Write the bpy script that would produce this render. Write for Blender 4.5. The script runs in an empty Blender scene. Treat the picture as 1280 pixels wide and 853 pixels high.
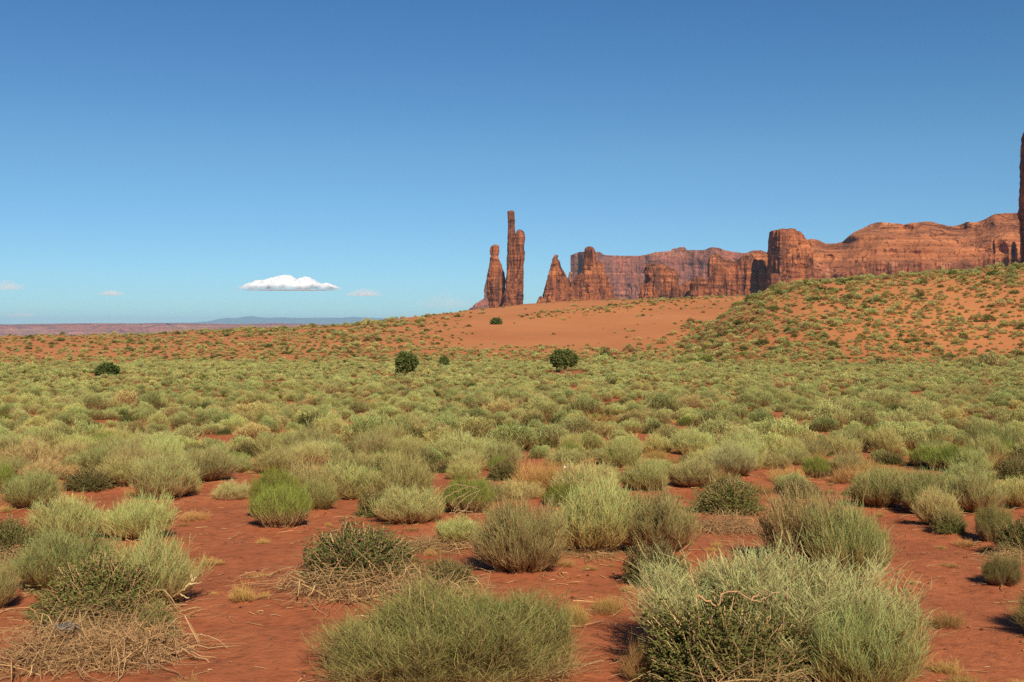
import bpy, math, random
import numpy as np
from mathutils import Vector

# ---------------------------------------------------------------- camera, world, sun, exposure
S = bpy.context.scene
COL = S.collection
R = math.radians
F = 1372.0                 # focal length in pixels of the 1280 px wide photograph
HY = 404.0                 # row of the true horizon
EYE = 2.2
SUN_EL, SUN_AZ = 39.0, 17.0   # sun stands behind the camera, SUN_AZ degrees to its right

cam_d = bpy.data.cameras.new('camera')
cam_d.sensor_width = 36.0
cam_d.lens = F / 1280.0 * 36.0
cam_d.clip_start = 0.1
cam_d.clip_end = 200000.0
cam = bpy.data.objects.new('camera', cam_d)
COL.objects.link(cam)
PITCH = math.atan((426.5 - HY) / F)
cam.location = (0, 0, EYE)
cam.rotation_euler = (math.pi / 2 - PITCH, 0, 0)
S.camera = cam

w = bpy.data.worlds.new('World')
S.world = w
w.use_nodes = True
nt = w.node_tree
bg = nt.nodes['Background']
sky = nt.nodes.new('ShaderNodeTexSky')
sky.sky_type = 'NISHITA'
sky.sun_disc = False
sky.sun_elevation = R(SUN_EL)
sky.sun_rotation = R(180.0 - SUN_AZ)
sky.altitude = 1600
sky.air_density = 1.0
sky.dust_density = 0.0
sky.ozone_density = 3.0
hs = nt.nodes.new('ShaderNodeHueSaturation')
hs.inputs['Saturation'].default_value = 1.25
nt.links.new(sky.outputs[0], hs.inputs['Color'])
# dry desert air: the sky keeps its blue nearly down to the horizon
wtc = nt.nodes.new('ShaderNodeTexCoord')
wsp = nt.nodes.new('ShaderNodeSeparateXYZ')
wrp = nt.nodes.new('ShaderNodeValToRGB')
wmx = nt.nodes.new('ShaderNodeMix')
wmx.data_type = 'RGBA'
wmx.blend_type = 'MULTIPLY'
wmx.inputs[0].default_value = 1.0
nt.links.new(wtc.outputs['Generated'], wsp.inputs[0])
nt.links.new(wsp.outputs['Z'], wrp.inputs[0])
while len(wrp.color_ramp.elements) < 4:
    wrp.color_ramp.elements.new(0.5)
for _e, (_p, _c) in zip(wrp.color_ramp.elements, [(0.0, (0.44, 0.72, 1.0)), (0.05, (0.60, 0.82, 1.0)), (0.15, (0.92, 1.0, 0.98)), (0.3, (0.92, 0.95, 0.98))]):
    _e.position = _p
    _e.color = (*_c, 1)
nt.links.new(hs.outputs[0], wmx.inputs[6])
nt.links.new(wrp.outputs[0], wmx.inputs[7])
nt.links.new(wmx.outputs[2], bg.inputs['Color'])
bg.inputs['Strength'].default_value = 0.066

sd = bpy.data.lights.new('sun', 'SUN')
sd.energy = 5.0
sd.angle = R(0.5)
sd.color = (1.0, 0.91, 0.74)
sun = bpy.data.objects.new('sun', sd)
COL.objects.link(sun)
tosun = Vector((math.sin(R(SUN_AZ)) * math.cos(R(SUN_EL)), -math.cos(R(SUN_AZ)) * math.cos(R(SUN_EL)), math.sin(R(SUN_EL))))
sun.rotation_euler = tosun.to_track_quat('Z', 'Y').to_euler()
sun.location = (0, 0, 60)

S.view_settings.view_transform = 'Standard'
S.view_settings.look = 'None'
S.view_settings.gamma = 1.0
S.view_settings.exposure = 0.45
S.view_settings.use_curve_mapping = False
S.render.engine = 'CYCLES'
S.cycles.max_bounces = 12
S.cycles.diffuse_bounces = 3
S.cycles.transparent_max_bounces = 8
S.cycles.volume_bounces = 12
S.cycles.use_denoising = False
S.cycles.use_adaptive_sampling = False
S.cycles.denoiser = 'OPENIMAGEDENOISE'
S.cycles.denoising_input_passes = 'RGB_ALBEDO_NORMAL'

# ---------------------------------------------------------------- noise
_rng = np.random.default_rng(7)
_P = _rng.permutation(256).astype(np.int64)
_P = np.concatenate([_P, _P, _P])
_G = _rng.normal(size=(256, 3))
_G /= np.linalg.norm(_G, axis=1)[:, None]


def noise(x, y, z=0.0):
    x, y, z = np.broadcast_arrays(np.asarray(x, float), np.asarray(y, float), np.asarray(z, float))
    xi, yi, zi = np.floor(x).astype(np.int64), np.floor(y).astype(np.int64), np.floor(z).astype(np.int64)
    xf, yf, zf = x - xi, y - yi, z - zi
    u, v, t = (q * q * q * (q * (q * 6 - 15) + 10) for q in (xf, yf, zf))
    out = 0
    for a in (0, 1):
        for b in (0, 1):
            for c in (0, 1):
                g = _G[_P[_P[_P[(xi + a) & 255] + ((yi + b) & 255)] + ((zi + c) & 255)]]
                d = g[..., 0] * (xf - a) + g[..., 1] * (yf - b) + g[..., 2] * (zf - c)
                out = out + d * (u if a else 1 - u) * (v if b else 1 - v) * (t if c else 1 - t)
    return out * 1.5


def fbm(x, y, z=0.0, o=4, g=0.5):
    s, a, f = 0, 1.0, 1.0
    for k in range(o):
        s = s + a * noise(x * f + 17.3 * k, y * f - 9.1 * k, np.asarray(z) * f + 4.7 * k)
        a *= g
        f *= 2.03
    return s


def sstep(a, b, x):
    t = np.clip((x - a) / (b - a), 0, 1)
    return t * t * (3 - 2 * t)


# ---------------------------------------------------------------- object helpers
def link_mesh(name, verts, faces, mats, parent=None, attrs=None, smooth=False, counts=None):
    """faces: (n,k) array, or flat loop array with counts"""
    me = bpy.data.meshes.new(name)
    verts = np.asarray(verts, dtype=np.float32)
    if counts is None:
        faces = np.asarray(faces, dtype=np.int32)
        counts = np.full(len(faces), faces.shape[1], dtype=np.int32)
        loops = faces.ravel()
    else:
        loops = np.asarray(faces, dtype=np.int32)
        counts = np.asarray(counts, dtype=np.int32)
    me.vertices.add(len(verts))
    me.vertices.foreach_set('co', verts.ravel())
    me.loops.add(len(loops))
    me.loops.foreach_set('vertex_index', loops)
    me.polygons.add(len(counts))
    starts = np.concatenate([[0], np.cumsum(counts)[:-1]]).astype(np.int32)
    me.polygons.foreach_set('loop_start', starts)
    me.polygons.foreach_set('loop_total', counts)
    if smooth:
        me.polygons.foreach_set('use_smooth', np.ones(len(counts), dtype=bool))
    for k, v in (attrs or {}).items():
        a = me.attributes.new(k, 'FLOAT', 'POINT')
        a.data.foreach_set('value', np.asarray(v, dtype=np.float32))
    me.update(calc_edges=True)
    if not isinstance(mats, (list, tuple)):
        mats = [mats]
    for m in mats:
        me.materials.append(m)
    o = bpy.data.objects.new(name, me)
    COL.objects.link(o)
    if parent is not None:
        o.parent = parent
    return o


def tag(o, label=None, cat=None, group=None, kind=None):
    if label:
        o['label'] = label
    if cat:
        o['category'] = cat
    if group:
        o['group'] = group
    if kind:
        o['kind'] = kind
    return o


def empty(name, loc):
    o = bpy.data.objects.new(name, None)
    o.empty_display_size = 0.2
    COL.objects.link(o)
    o.location = loc
    return o


# ---------------------------------------------------------------- materials
def mat(name):
    m = bpy.data.materials.new(name)
    m.use_nodes = True
    n = m.node_tree
    for x in list(n.nodes):
        n.nodes.remove(x)
    return m, n


def N(n, t, **kw):
    x = n.nodes.new(t)
    for k, v in kw.items():
        if k in x.inputs:
            x.inputs[k].default_value = v
        else:
            setattr(x, k, v)
    return x


def out_bsdf(n, rough=0.9):
    o = N(n, 'ShaderNodeOutputMaterial')
    b = N(n, 'ShaderNodeBsdfPrincipled')
    b.inputs['Roughness'].default_value = rough
    b.inputs['Specular IOR Level'].default_value = 0.12
    n.links.new(b.outputs[0], o.inputs['Surface'])
    return b


def ramp(n, src, stops, interp='LINEAR'):
    r = N(n, 'ShaderNodeValToRGB')
    cr = r.color_ramp
    cr.interpolation = interp
    while len(cr.elements) < len(stops):
        cr.elements.new(0.5)
    for e, (p, c) in zip(cr.elements, stops):
        e.position = p
        e.color = (*c, 1) if len(c) == 3 else c
    n.links.new(src, r.inputs[0])
    return r.outputs[0]


def mixc(n, fac, a, b, blend='MIX'):
    m = N(n, 'ShaderNodeMix')
    m.data_type = 'RGBA'
    m.blend_type = blend
    for s, v in ((m.inputs[0], fac), (m.inputs[6], a), (m.inputs[7], b)):
        if isinstance(v, (int, float)):
            s.default_value = v
        elif isinstance(v, tuple):
            s.default_value = (*v, 1) if len(v) == 3 else v
        else:
            n.links.new(v, s)
    return m.outputs[2]


def noise_node(n, vec, scale, detail=4, rough=0.55, dist=0.0):
    t = N(n, 'ShaderNodeTexNoise')
    t.inputs['Scale'].default_value = scale
    t.inputs['Detail'].default_value = detail
    t.inputs['Roughness'].default_value = rough
    t.inputs['Distortion'].default_value = dist
    n.links.new(vec, t.inputs['Vector'])
    return t.outputs[0]


def mapping(n, vec, scale):
    m = N(n, 'ShaderNodeMapping')
    m.inputs['Scale'].default_value = scale
    n.links.new(vec, m.inputs['Vector'])
    return m.outputs[0]


def sand_material():
    m, n = mat('sand')
    b = out_bsdf(n, 0.95)
    geo = N(n, 'ShaderNodeNewGeometry').outputs['Position']
    big = noise_node(n, geo, 0.8, 7, 0.65)
    fine = noise_node(n, geo, 9.0, 6, 0.65)
    red = ramp(n, big, [(0.3, (0.27, 0.077, 0.031)), (0.7, (0.35, 0.113, 0.047))])
    dune_n = noise_node(n, mapping(n, geo, (1, 1.0, 4.0)), 0.02, 4)
    dune = ramp(n, dune_n, [(0.3, (0.355, 0.125, 0.045)), (0.7, (0.43, 0.170, 0.064))])
    dv = N(n, 'ShaderNodeAttribute', attribute_name='dune')
    c = mixc(n, dv.outputs['Fac'], red, dune)
    # scattered litter flecks and darker crust on the flat
    fl = ramp(n, fine, [(0.32, (0.62, 0.60, 0.60)), (0.45, (0.95, 0.95, 0.95)), (0.68, (1.18, 1.15, 1.12))])
    c = mixc(n, 1.0, c, fl, 'MULTIPLY')
    spk = N(n, 'ShaderNodeTexVoronoi')
    spk.inputs['Scale'].default_value = 14.0
    n.links.new(geo, spk.inputs['Vector'])
    sp = ramp(n, spk.outputs['Distance'], [(0.06, (1, 1, 1)), (0.10, (0, 0, 0))])
    spn = ramp(n, noise_node(n, geo, 2.3, 2), [(0.52, (0, 0, 0)), (0.60, (0.55, 0.55, 0.55))])
    spf = mixc(n, 1.0, sp, spn, 'MULTIPLY')
    c = mixc(n, spf, c, (0.42, 0.24, 0.15))
    n.links.new(c, b.inputs['Base Color'])
    bump = N(n, 'ShaderNodeBump', Strength=0.65, Distance=0.025)
    n.links.new(noise_node(n, geo, 22.0, 5, 0.7), bump.inputs['Height'])
    bump2 = N(n, 'ShaderNodeBump', Strength=0.3, Distance=0.10)
    n.links.new(noise_node(n, geo, 3.0, 4, 0.6), bump2.inputs['Height'])
    n.links.new(bump.outputs[0], bump2.inputs['Normal'])
    n.links.new(bump2.outputs[0], b.inputs['Normal'])
    return m


def rock_material(name, base, dark, light, sc=1.0, streak=0.8, band=0.5, zunit=None):
    m, n = mat(name)
    b = out_bsdf(n, 0.92)
    geo = N(n, 'ShaderNodeNewGeometry').outputs['Position']
    st = noise_node(n, mapping(n, geo, (0.16 * sc, 0.16 * sc, 0.018 * sc)), 1.0, 5, 0.6, 0.4)
    bd = noise_node(n, mapping(n, geo, (0.006 * sc, 0.006 * sc, 0.22 * sc)), 1.0, 5, 0.6, 0.3)
    bl = noise_node(n, mapping(n, geo, (0.03 * sc, 0.03 * sc, 0.03 * sc)), 1.0, 5, 0.6)
    c = ramp(n, bd, [(0.35, tuple(v * (1 - 0.35 * band) for v in base)), (0.5, base), (0.66, light)])
    f = ramp(n, st, [(0.40, (streak, streak, streak)), (0.56, (0, 0, 0))])
    c = mixc(n, f, c, dark)
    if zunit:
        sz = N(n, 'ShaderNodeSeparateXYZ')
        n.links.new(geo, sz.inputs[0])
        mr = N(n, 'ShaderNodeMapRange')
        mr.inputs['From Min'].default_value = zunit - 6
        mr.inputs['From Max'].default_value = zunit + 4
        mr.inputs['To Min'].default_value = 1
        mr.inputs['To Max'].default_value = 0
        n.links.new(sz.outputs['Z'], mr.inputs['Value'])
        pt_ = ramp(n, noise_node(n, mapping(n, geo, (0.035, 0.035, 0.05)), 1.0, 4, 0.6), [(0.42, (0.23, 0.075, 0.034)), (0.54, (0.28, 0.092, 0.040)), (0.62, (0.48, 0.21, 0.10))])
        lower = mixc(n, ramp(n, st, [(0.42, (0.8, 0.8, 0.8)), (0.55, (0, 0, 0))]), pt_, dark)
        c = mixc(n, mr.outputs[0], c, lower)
    g = ramp(n, bl, [(0.35, (0.68, 0.66, 0.66)), (0.65, (1.18, 1.14, 1.1))])
    c = mixc(n, 1.0, c, g, 'MULTIPLY')
    # narrow open joints, mostly upright, and thin bedding cracks
    for sc3, wdt in (((0.075 * sc, 0.075 * sc, 0.012 * sc), 0.016), ((0.012 * sc, 0.012 * sc, 0.09 * sc), 0.011)):
        cr = noise_node(n, mapping(n, geo, sc3), 1.0, 3, 0.45, 0.6)
        dd_ = N(n, 'ShaderNodeMath', operation='SUBTRACT'); dd_.inputs[1].default_value = 0.5
        n.links.new(cr, dd_.inputs[0])
        ab = N(n, 'ShaderNodeMath', operation='ABSOLUTE')
        n.links.new(dd_.outputs[0], ab.inputs[0])
        cm = ramp(n, ab.outputs[0], [(wdt * 0.35, (0.30, 0.27, 0.27)), (wdt, (1, 1, 1))])
        c = mixc(n, 1.0, c, cm, 'MULTIPLY')
    n.links.new(c, b.inputs['Base Color'])
    bump = N(n, 'ShaderNodeBump', Strength=1.0, Distance=3.4 / sc)
    n.links.new(noise_node(n, mapping(n, geo, (0.3 * sc, 0.3 * sc, 0.14 * sc)), 1.0, 6, 0.65), bump.inputs['Height'])
    n.links.new(bump.outputs[0], b.inputs['Normal'])
    return m


def plant_material(name, base, tip, tip2, t0, t1, transl=0.3, vary=0.06, obj_c=None, obj_amt=0.0, vlo=0.70, vhi=1.24):
    """colour runs from the woody base of a stem to its green tip; obj_c: dry colour that some whole plants lean to"""
    m, n = mat(name)
    o = N(n, 'ShaderNodeOutputMaterial')
    at = N(n, 'ShaderNodeAttribute', attribute_name='t').outputs['Fac']
    ar = N(n, 'ShaderNodeAttribute', attribute_name='r').outputs['Fac']
    oi = N(n, 'ShaderNodeObjectInfo').outputs['Random']
    tc = mixc(n, ar, tip, tip2)
    if obj_c:
        f = ramp(n, oi, [(0.45, (0, 0, 0)), (1.0, (obj_amt,) * 3)])
        tc = mixc(n, f, tc, obj_c)
    g = ramp(n, at, [(t0, (0, 0, 0)), (t1, (1, 1, 1))])
    c = mixc(n, g, base, tc)
    wn = N(n, 'ShaderNodeTexWhiteNoise', noise_dimensions='1D')
    n.links.new(oi, wn.inputs['W'])
    h = N(n, 'ShaderNodeHueSaturation')
    mr = N(n, 'ShaderNodeMapRange')
    mr.inputs['To Min'].default_value = 0.5 - vary * 0.35
    mr.inputs['To Max'].default_value = 0.5 + vary * 0.35
    n.links.new(wn.outputs['Value'], mr.inputs['Value'])
    n.links.new(mr.outputs[0], h.inputs['Hue'])
    mv = N(n, 'ShaderNodeMapRange')
    mv.inputs['To Min'].default_value = vlo
    mv.inputs['To Max'].default_value = vhi
    w2 = N(n, 'ShaderNodeTexWhiteNoise', noise_dimensions='1D')
    m7 = N(n, 'ShaderNodeMath', operation='MULTIPLY'); m7.inputs[1].default_value = 7.31
    n.links.new(oi, m7.inputs[0])
    n.links.new(m7.outputs[0], w2.inputs['W'])
    n.links.new(w2.outputs['Value'], mv.inputs['Value'])
    n.links.new(mv.outputs[0], h.inputs['Value'])
    n.links.new(c, h.inputs['Color'])
    d = N(n, 'ShaderNodeBsdfDiffuse')
    tr = N(n, 'ShaderNodeBsdfTranslucent')
    n.links.new(h.outputs[0], d.inputs[0])
    n.links.new(h.outputs[0], tr.inputs[0])
    mx = N(n, 'ShaderNodeMixShader')
    mx.inputs[0].default_value = transl
    n.links.new(d.outputs[0], mx.inputs[1])
    n.links.new(tr.outputs[0], mx.inputs[2])
    n.links.new(mx.outputs[0], o.inputs['Surface'])
    return m


M_SAND = sand_material()
M_ROCK = rock_material('red_sandstone', (0.29, 0.092, 0.036), (0.075, 0.032, 0.023), (0.48, 0.180, 0.070))
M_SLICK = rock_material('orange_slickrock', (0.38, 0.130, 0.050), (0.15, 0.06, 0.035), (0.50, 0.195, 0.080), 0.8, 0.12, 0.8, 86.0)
M_MESA = rock_material('mauve_sandstone', (0.27, 0.093, 0.058), (0.12, 0.060, 0.052), (0.35, 0.135, 0.075), 0.45, 0.75, 0.25)
M_FAR = rock_material('banded_plateau_rock', (0.38, 0.10, 0.05), (0.15, 0.055, 0.045), (0.50, 0.23, 0.13), 0.2, 0.4, 0.7)
M_MOUNT = rock_material('wooded_mountain', (0.03, 0.045, 0.05), (0.02, 0.03, 0.035), (0.05, 0.06, 0.06), 0.02, 0.4, 0.2)

STRAW = (0.46, 0.285, 0.125)
M_SAGE = plant_material('sage_foliage', (0.40, 0.25, 0.10), (0.285, 0.340, 0.108), (0.50, 0.470, 0.175), 0.38, 0.80, 0.22, 0.06, (0.50, 0.37, 0.135), 0.75)
M_DARK = plant_material('dark_leaves', (0.10, 0.09, 0.035), (0.10, 0.115, 0.03), (0.20, 0.195, 0.055), 0.0, 0.3, 0.25, 0.06, (0.16, 0.14, 0.06), 0.5)
M_GREEN = plant_material('green_broom', (0.34, 0.22, 0.10), (0.16, 0.19, 0.035), (0.25, 0.265, 0.055), 0.30, 0.72, 0.2, 0.04)
M_EPH = plant_material('olive_broom', (0.36, 0.22, 0.10), (0.20, 0.21, 0.06), (0.34, 0.28, 0.10), 0.26, 0.8, 0.25, 0.04)
M_BLUE = plant_material('silvery_foliage', (0.38, 0.26, 0.12), (0.31, 0.35, 0.14), (0.52, 0.45, 0.19), 0.40, 0.8, 0.22, 0.02, None, 0, 0.95, 1.05)
M_TWIG = plant_material('dry_wood', (0.40, 0.23, 0.10), (0.60, 0.38, 0.17), (0.24, 0.145, 0.085), 0.0, 0.9, 0.0, 0.03, None, 0, 0.9, 1.1)
M_PALE = plant_material('bleached_wood', (0.42, 0.29, 0.15), (0.50, 0.36, 0.19), (0.34, 0.22, 0.11), 0.0, 0.9, 0.0, 0.03)
M_STRAW = plant_material('dry_grass', (0.42, 0.24, 0.09), (0.54, 0.35, 0.12), (0.44, 0.25, 0.085), 0.0, 0.7, 0.25, 0.03)
M_JUN = plant_material('juniper_leaves', (0.04, 0.05, 0.02), (0.070, 0.100, 0.026), (0.14, 0.155, 0.045), 0.0, 0.3, 0.2, 0.04)
M_BARK = plant_material('juniper_bark', (0.22, 0.16, 0.11), (0.30, 0.22, 0.15), (0.2, 0.15, 0.1), 0.0, 0.9, 0.0, 0.02)

# ---------------------------------------------------------------- terrain
CX = [-400, 0, 100, 170, 230, 300, 380, 440, 480, 540, 600, 680, 760, 830, 870, 900, 950, 1000, 1300, 1700]
CY = [424, 421, 419.5, 418, 415, 411, 410, 406, 400, 394, 386, 378.5, 375.5, 374, 374, 372, 371, 370, 369, 369]
CR = [300, 300, 300, 300, 300, 300, 300, 300, 305, 320, 345, 375, 395, 400, 400, 400, 400, 400, 400, 400]
HX = [600, 820, 850, 872, 900, 940, 962, 1000, 1050, 1100, 1150, 1200, 1280, 1400, 1700]
HYC = [478, 460, 438, 420, 396, 373, 363, 354, 350, 347, 343, 339, 333, 328, 330]
PR = [0, 5, 10, 20, 40, 80, 130, 170, 400, 2000]
PH = [2.2, 2.2, 2.3, 2.55, 3.1, 4.25, 5.2, 5.9, 8.5, 20]
MOUNDS = []


def H(x, y, mounds=True):
    x = np.asarray(x, float)
    y = np.asarray(y, float)
    r = np.hypot(x, y) + 1e-6
    az = np.clip(np.arctan2(x, y), -1.05, 1.05)
    u = 640 + F * np.tan(az)
    cz = np.cos(az)
    plain = -np.interp(r, PR, PH)
    # dune layer
    Rc = np.interp(u, CX, CR)
    zc = (HY - np.interp(u, CX, CY)) / F * Rc * cz
    T = 150 + 12 * np.sin(u / 130.0)
    zt = -np.interp(T, PR, PH)
    tt = np.clip((r - T) / (Rc - T), 0, 1)
    p = tt * tt * (3 - 2 * tt) * 0.7 + 0.3 * tt ** 1.2
    up = zt + (zc - zt) * p
    V = np.interp(u, [300, 520, 700], [-185, -120, -60])
    fall = zc + (V - zc) * sstep(0, 2600, r - Rc) - np.minimum(np.maximum(r - Rc, 0) * 0.05, 6)
    dune = np.where(r < T, plain, np.where(r < Rc, up, fall))
    r0 = np.interp(u, [560, 690, 780, 900], [250, 275, 310, 370])
    ridge = 1.1 * np.exp(-((r - r0) / 14.0) ** 2) * sstep(600, 690, u) * (1 - sstep(860, 930, u))
    dune = dune + ridge
    # right hill
    Rh = 235.0
    zh = (HY - np.interp(u, HX, HYC)) / F * Rh * cz
    Th = 140 + 10 * np.sin(u / 90.0)
    zt2 = -np.interp(Th, PR, PH)
    th = np.clip((r - Th) / (Rh - Th), 0, 1)
    ph = th * th * (3 - 2 * th) * 0.75 + 0.25 * th
    hill = np.where(r < Th, plain - 0.3, np.where(r < Rh, zt2 - 0.3 + (zh - zt2 + 0.3) * ph, zh - (r - Rh) * 0.10))
    k = 0.5
    d = hill - dune
    z = dune + 0.5 * (d + np.sqrt(d * d + k * k)) - 0.5 * (np.sqrt(36 + k * k) - 6)
    far = sstep(140, 260, r) * (1 - sstep(800, 2000, r))
    z = z + far * 0.45 * fbm(x / 28.0, y / 28.0, 0.0, 3)
    z = z + 0.16 * fbm(x / 6.0, y / 6.0, 3.0, 3) * sstep(9, 30, r) * (1 - sstep(600, 1500, r))
    z = z + 0.035 * fbm(x / 1.3, y / 1.3, 5.0, 3) * (1 - sstep(20, 60, r))
    z = z + EYE
    if mounds and len(MOUNDS):
        near = r < 30
        if near.any():
            zz = np.zeros_like(z)
            xs, ys = x[near], y[near]
            acc = np.zeros_like(xs)
            for mx, my, mr, mh in MOUNDS:
                acc = np.maximum(acc, mh * np.exp(-((xs - mx) ** 2 + (ys - my) ** 2) / (mr * mr)))
            zz[near] = acc
            z = z + zz
    return z


def Hs(x, y):
    return float(H(np.array([x]), np.array([y]))[0])


def Hs0(x, y):
    return float(H(np.array([x]), np.array([y]), False)[0])


def ray(px, py):
    dx, dy = (px - 640) / F, (426.5 - py) / F
    c, s = math.cos(PITCH), math.sin(PITCH)
    return dx, c + dy * s, dy * c - s


_tab = np.concatenate([np.arange(4, 60, 0.02), np.arange(60, 520, 0.25)])


def ground_at(px, py):
    """where the sight line of a pixel meets the ground"""
    dx, dy, dz = ray(px, py)
    xs, ys, zs = dx * _tab / dy, _tab, EYE + dz * _tab / dy
    g = H(xs, ys, False)
    i = int(np.argmax(zs < g))
    if i == 0 and not zs[0] < g[0]:
        i = len(_tab) - 1
    return xs[i], ys[i]


def pt(px, py, depth):
    dx, dy, dz = ray(px, py)
    return dx * depth / dy, depth, EYE + dz * depth / dy

# ---------------------------------------------------------------- plant meshes
def tubes(P, W, sides, rng, rand=None, t=None):
    """P (n,k,3) polylines, W (n,k) widths -> verts, faces, t, r"""
    n, k, _ = P.shape
    T = np.gradient(P, axis=1)
    T /= np.linalg.norm(T, axis=2, keepdims=True) + 1e-9
    rv = rng.normal(size=(n, 1, 3))
    A = np.cross(T, rv)
    A /= np.linalg.norm(A, axis=2, keepdims=True) + 1e-9
    B = np.cross(T, A)
    if sides == 2:
        V = np.stack([P + A * W[..., None] / 2, P - A * W[..., None] / 2], axis=2)
    else:
        V = np.stack([P + (A * math.cos(a) + B * math.sin(a)) * W[..., None] / 2 for a in np.arange(sides) * 2 * math.pi / sides], axis=2)
    idx = np.arange(n * k * sides).reshape(n, k, sides)
    fs = []
    for s in range(1 if sides == 2 else sides):
        s2 = (s + 1) % sides
        fs.append(np.stack([idx[:, :-1, s], idx[:, :-1, s2], idx[:, 1:, s2], idx[:, 1:, s]], axis=-1).reshape(-1, 4))
    if t is None:
        t = np.broadcast_to(np.linspace(0, 1, k), (n, k))
    if rand is None:
        rand = rng.random(n)
    tt = np.repeat(t[..., None], sides, axis=2).ravel()
    rr = np.broadcast_to(rand[:, None, None], (n, k, sides)).ravel()
    return V.reshape(-1, 3), np.concatenate(fs), tt, rr


def join(parts):
    vs, fs, ts, rs, o = [], [], [], [], 0
    for v, f, t, r in parts:
        vs.append(v); fs.append(f + o); ts.append(t); rs.append(r)
        o += len(v)
    return np.concatenate(vs), np.concatenate(fs), np.concatenate(ts), np.concatenate(rs)


def bez(a, b, c, k):
    s = np.linspace(0, 1, k)[None, :, None]
    return a[:, None] * (1 - s) ** 2 + b[:, None] * 2 * s * (1 - s) + c[:, None] * s * s


def unit(v):
    return v / (np.linalg.norm(v, axis=-1, keepdims=True) + 1e-9)


def fan_shrub(seed, n_main, n_tip, w_main, w_tip, k=4, kt=3, tip_len=0.30, up=0.5, spread=78, lump=0.22, base=0.10, boughs=0, bough_w=0.024, jit=0.20, rag=0.16):
    """unit shrub: radius 0.5, height 1; many thin stems fan out of a narrow woody base and break into upright tips"""
    g = np.random.default_rng(seed)
    cz = g.uniform(math.cos(R(spread)), 1.0, n_main)
    th = np.arccos(cz)
    ph = g.uniform(0, 2 * math.pi, n_main)
    L = 1 + lump * fbm(np.cos(ph) * np.sin(th) * 2.2 + seed, np.sin(ph) * np.sin(th) * 2.2, cz * 2, 2) + g.normal(0, 0.05, n_main)
    L = L * (1 + rag * np.cos(ph - g.uniform(0, 6.28)) * np.sin(th)) * (1 + rag * 0.6 * g.normal(0, 1, n_main) * (g.random(n_main) < 0.25))
    gap = fbm(np.cos(ph) * np.sin(th) * 3.5 + seed + 40, np.sin(ph) * np.sin(th) * 3.5, cz * 3, 2)
    L = L * np.where(gap < -0.28, 0.62, 1.0)
    inner = g.random(n_main) ** 0.35
    L = L * (0.55 + 0.45 * inner)
    E = np.stack([0.46 * np.sin(th) * np.cos(ph) * L, 0.46 * np.sin(th) * np.sin(ph) * L, (0.10 + 0.72 * np.cos(th) ** 0.8) * L], 1)
    Sx = np.stack([E[:, 0] * base * 2, E[:, 1] * base * 2, np.full(n_main, -0.03)], 1) + g.normal(0, 0.012, (n_main, 3)) * [1, 1, 0]
    C = np.stack([E[:, 0] * 0.72, E[:, 1] * 0.72, E[:, 2] * 0.30], 1) + g.normal(0, 0.03, (n_main, 3))
    P = bez(Sx, C, E, k)
    Wm = w_main * np.linspace(1, 0.4, k)[None] * g.uniform(0.5, 1.5, (n_main, 1))
    wood = tubes(P, Wm, 3 if w_main > 0.006 else 2, g)
    if boughs:
        ib = g.choice(n_main, boughs, replace=False)
        Pb = P[ib][:, :, :].copy()
        Pb[:, -1] = Pb[:, -1] * 0.75
        Pb += g.normal(0, 0.012, Pb.shape)
        wb = bough_w * np.linspace(1.3, 0.35, k)[None] * g.uniform(0.4, 1.1, (boughs, 1))
        wood = join([wood, tubes(Pb, wb, 5, g)])
    # tips
    ri = np.repeat(np.arange(n_main), n_tip)
    nt_ = len(ri)
    s = g.uniform(0.45, 1.0, nt_)[:, None]
    a = Sx[ri] * (1 - s) ** 2 + C[ri] * 2 * s * (1 - s) + E[ri] * s * s
    d = unit(2 * (C[ri] - Sx[ri]) * (1 - s) + 2 * (E[ri] - C[ri]) * s)
    d = unit(d * (1 - up) + np.array([0, 0, up]) + g.normal(0, jit, (nt_, 3)))
    ln = tip_len * g.uniform(0.5, 1.15, nt_)[:, None]
    b = a + d * ln * 0.5 + g.normal(0, 0.012, (nt_, 3))
    c = a + d * ln + g.normal(0, 0.03, (nt_, 3)) + np.array([0, 0, 0.04])
    Pt = bez(a, b, c, kt)
    t0 = (s * 0.45)
    t = np.clip(t0 + np.linspace(0, 1, kt)[None] * 0.6, 0, 1)
    Wt = w_tip * np.array(np.linspace(0.8, 0.5, kt))[None] * g.uniform(0.6, 1.4, (nt_, 1))
    t = t * np.clip(0.22 + 1.5 * Pt[..., 2] + 0.12 * g.normal(size=(nt_, 1)), 0, 1)
    tips = tubes(Pt, Wt, 2, g, None, t)
    hz = np.percentile(tips[0][:, 2], 99.3)
    hr = np.percentile(np.hypot(tips[0][:, 0], tips[0][:, 1]), 98.5)
    sc = np.array([0.5 / hr, 0.5 / hr, 1 / hz])
    return (wood[0] * sc, *wood[1:]), (tips[0] * sc, *tips[1:])


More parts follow.
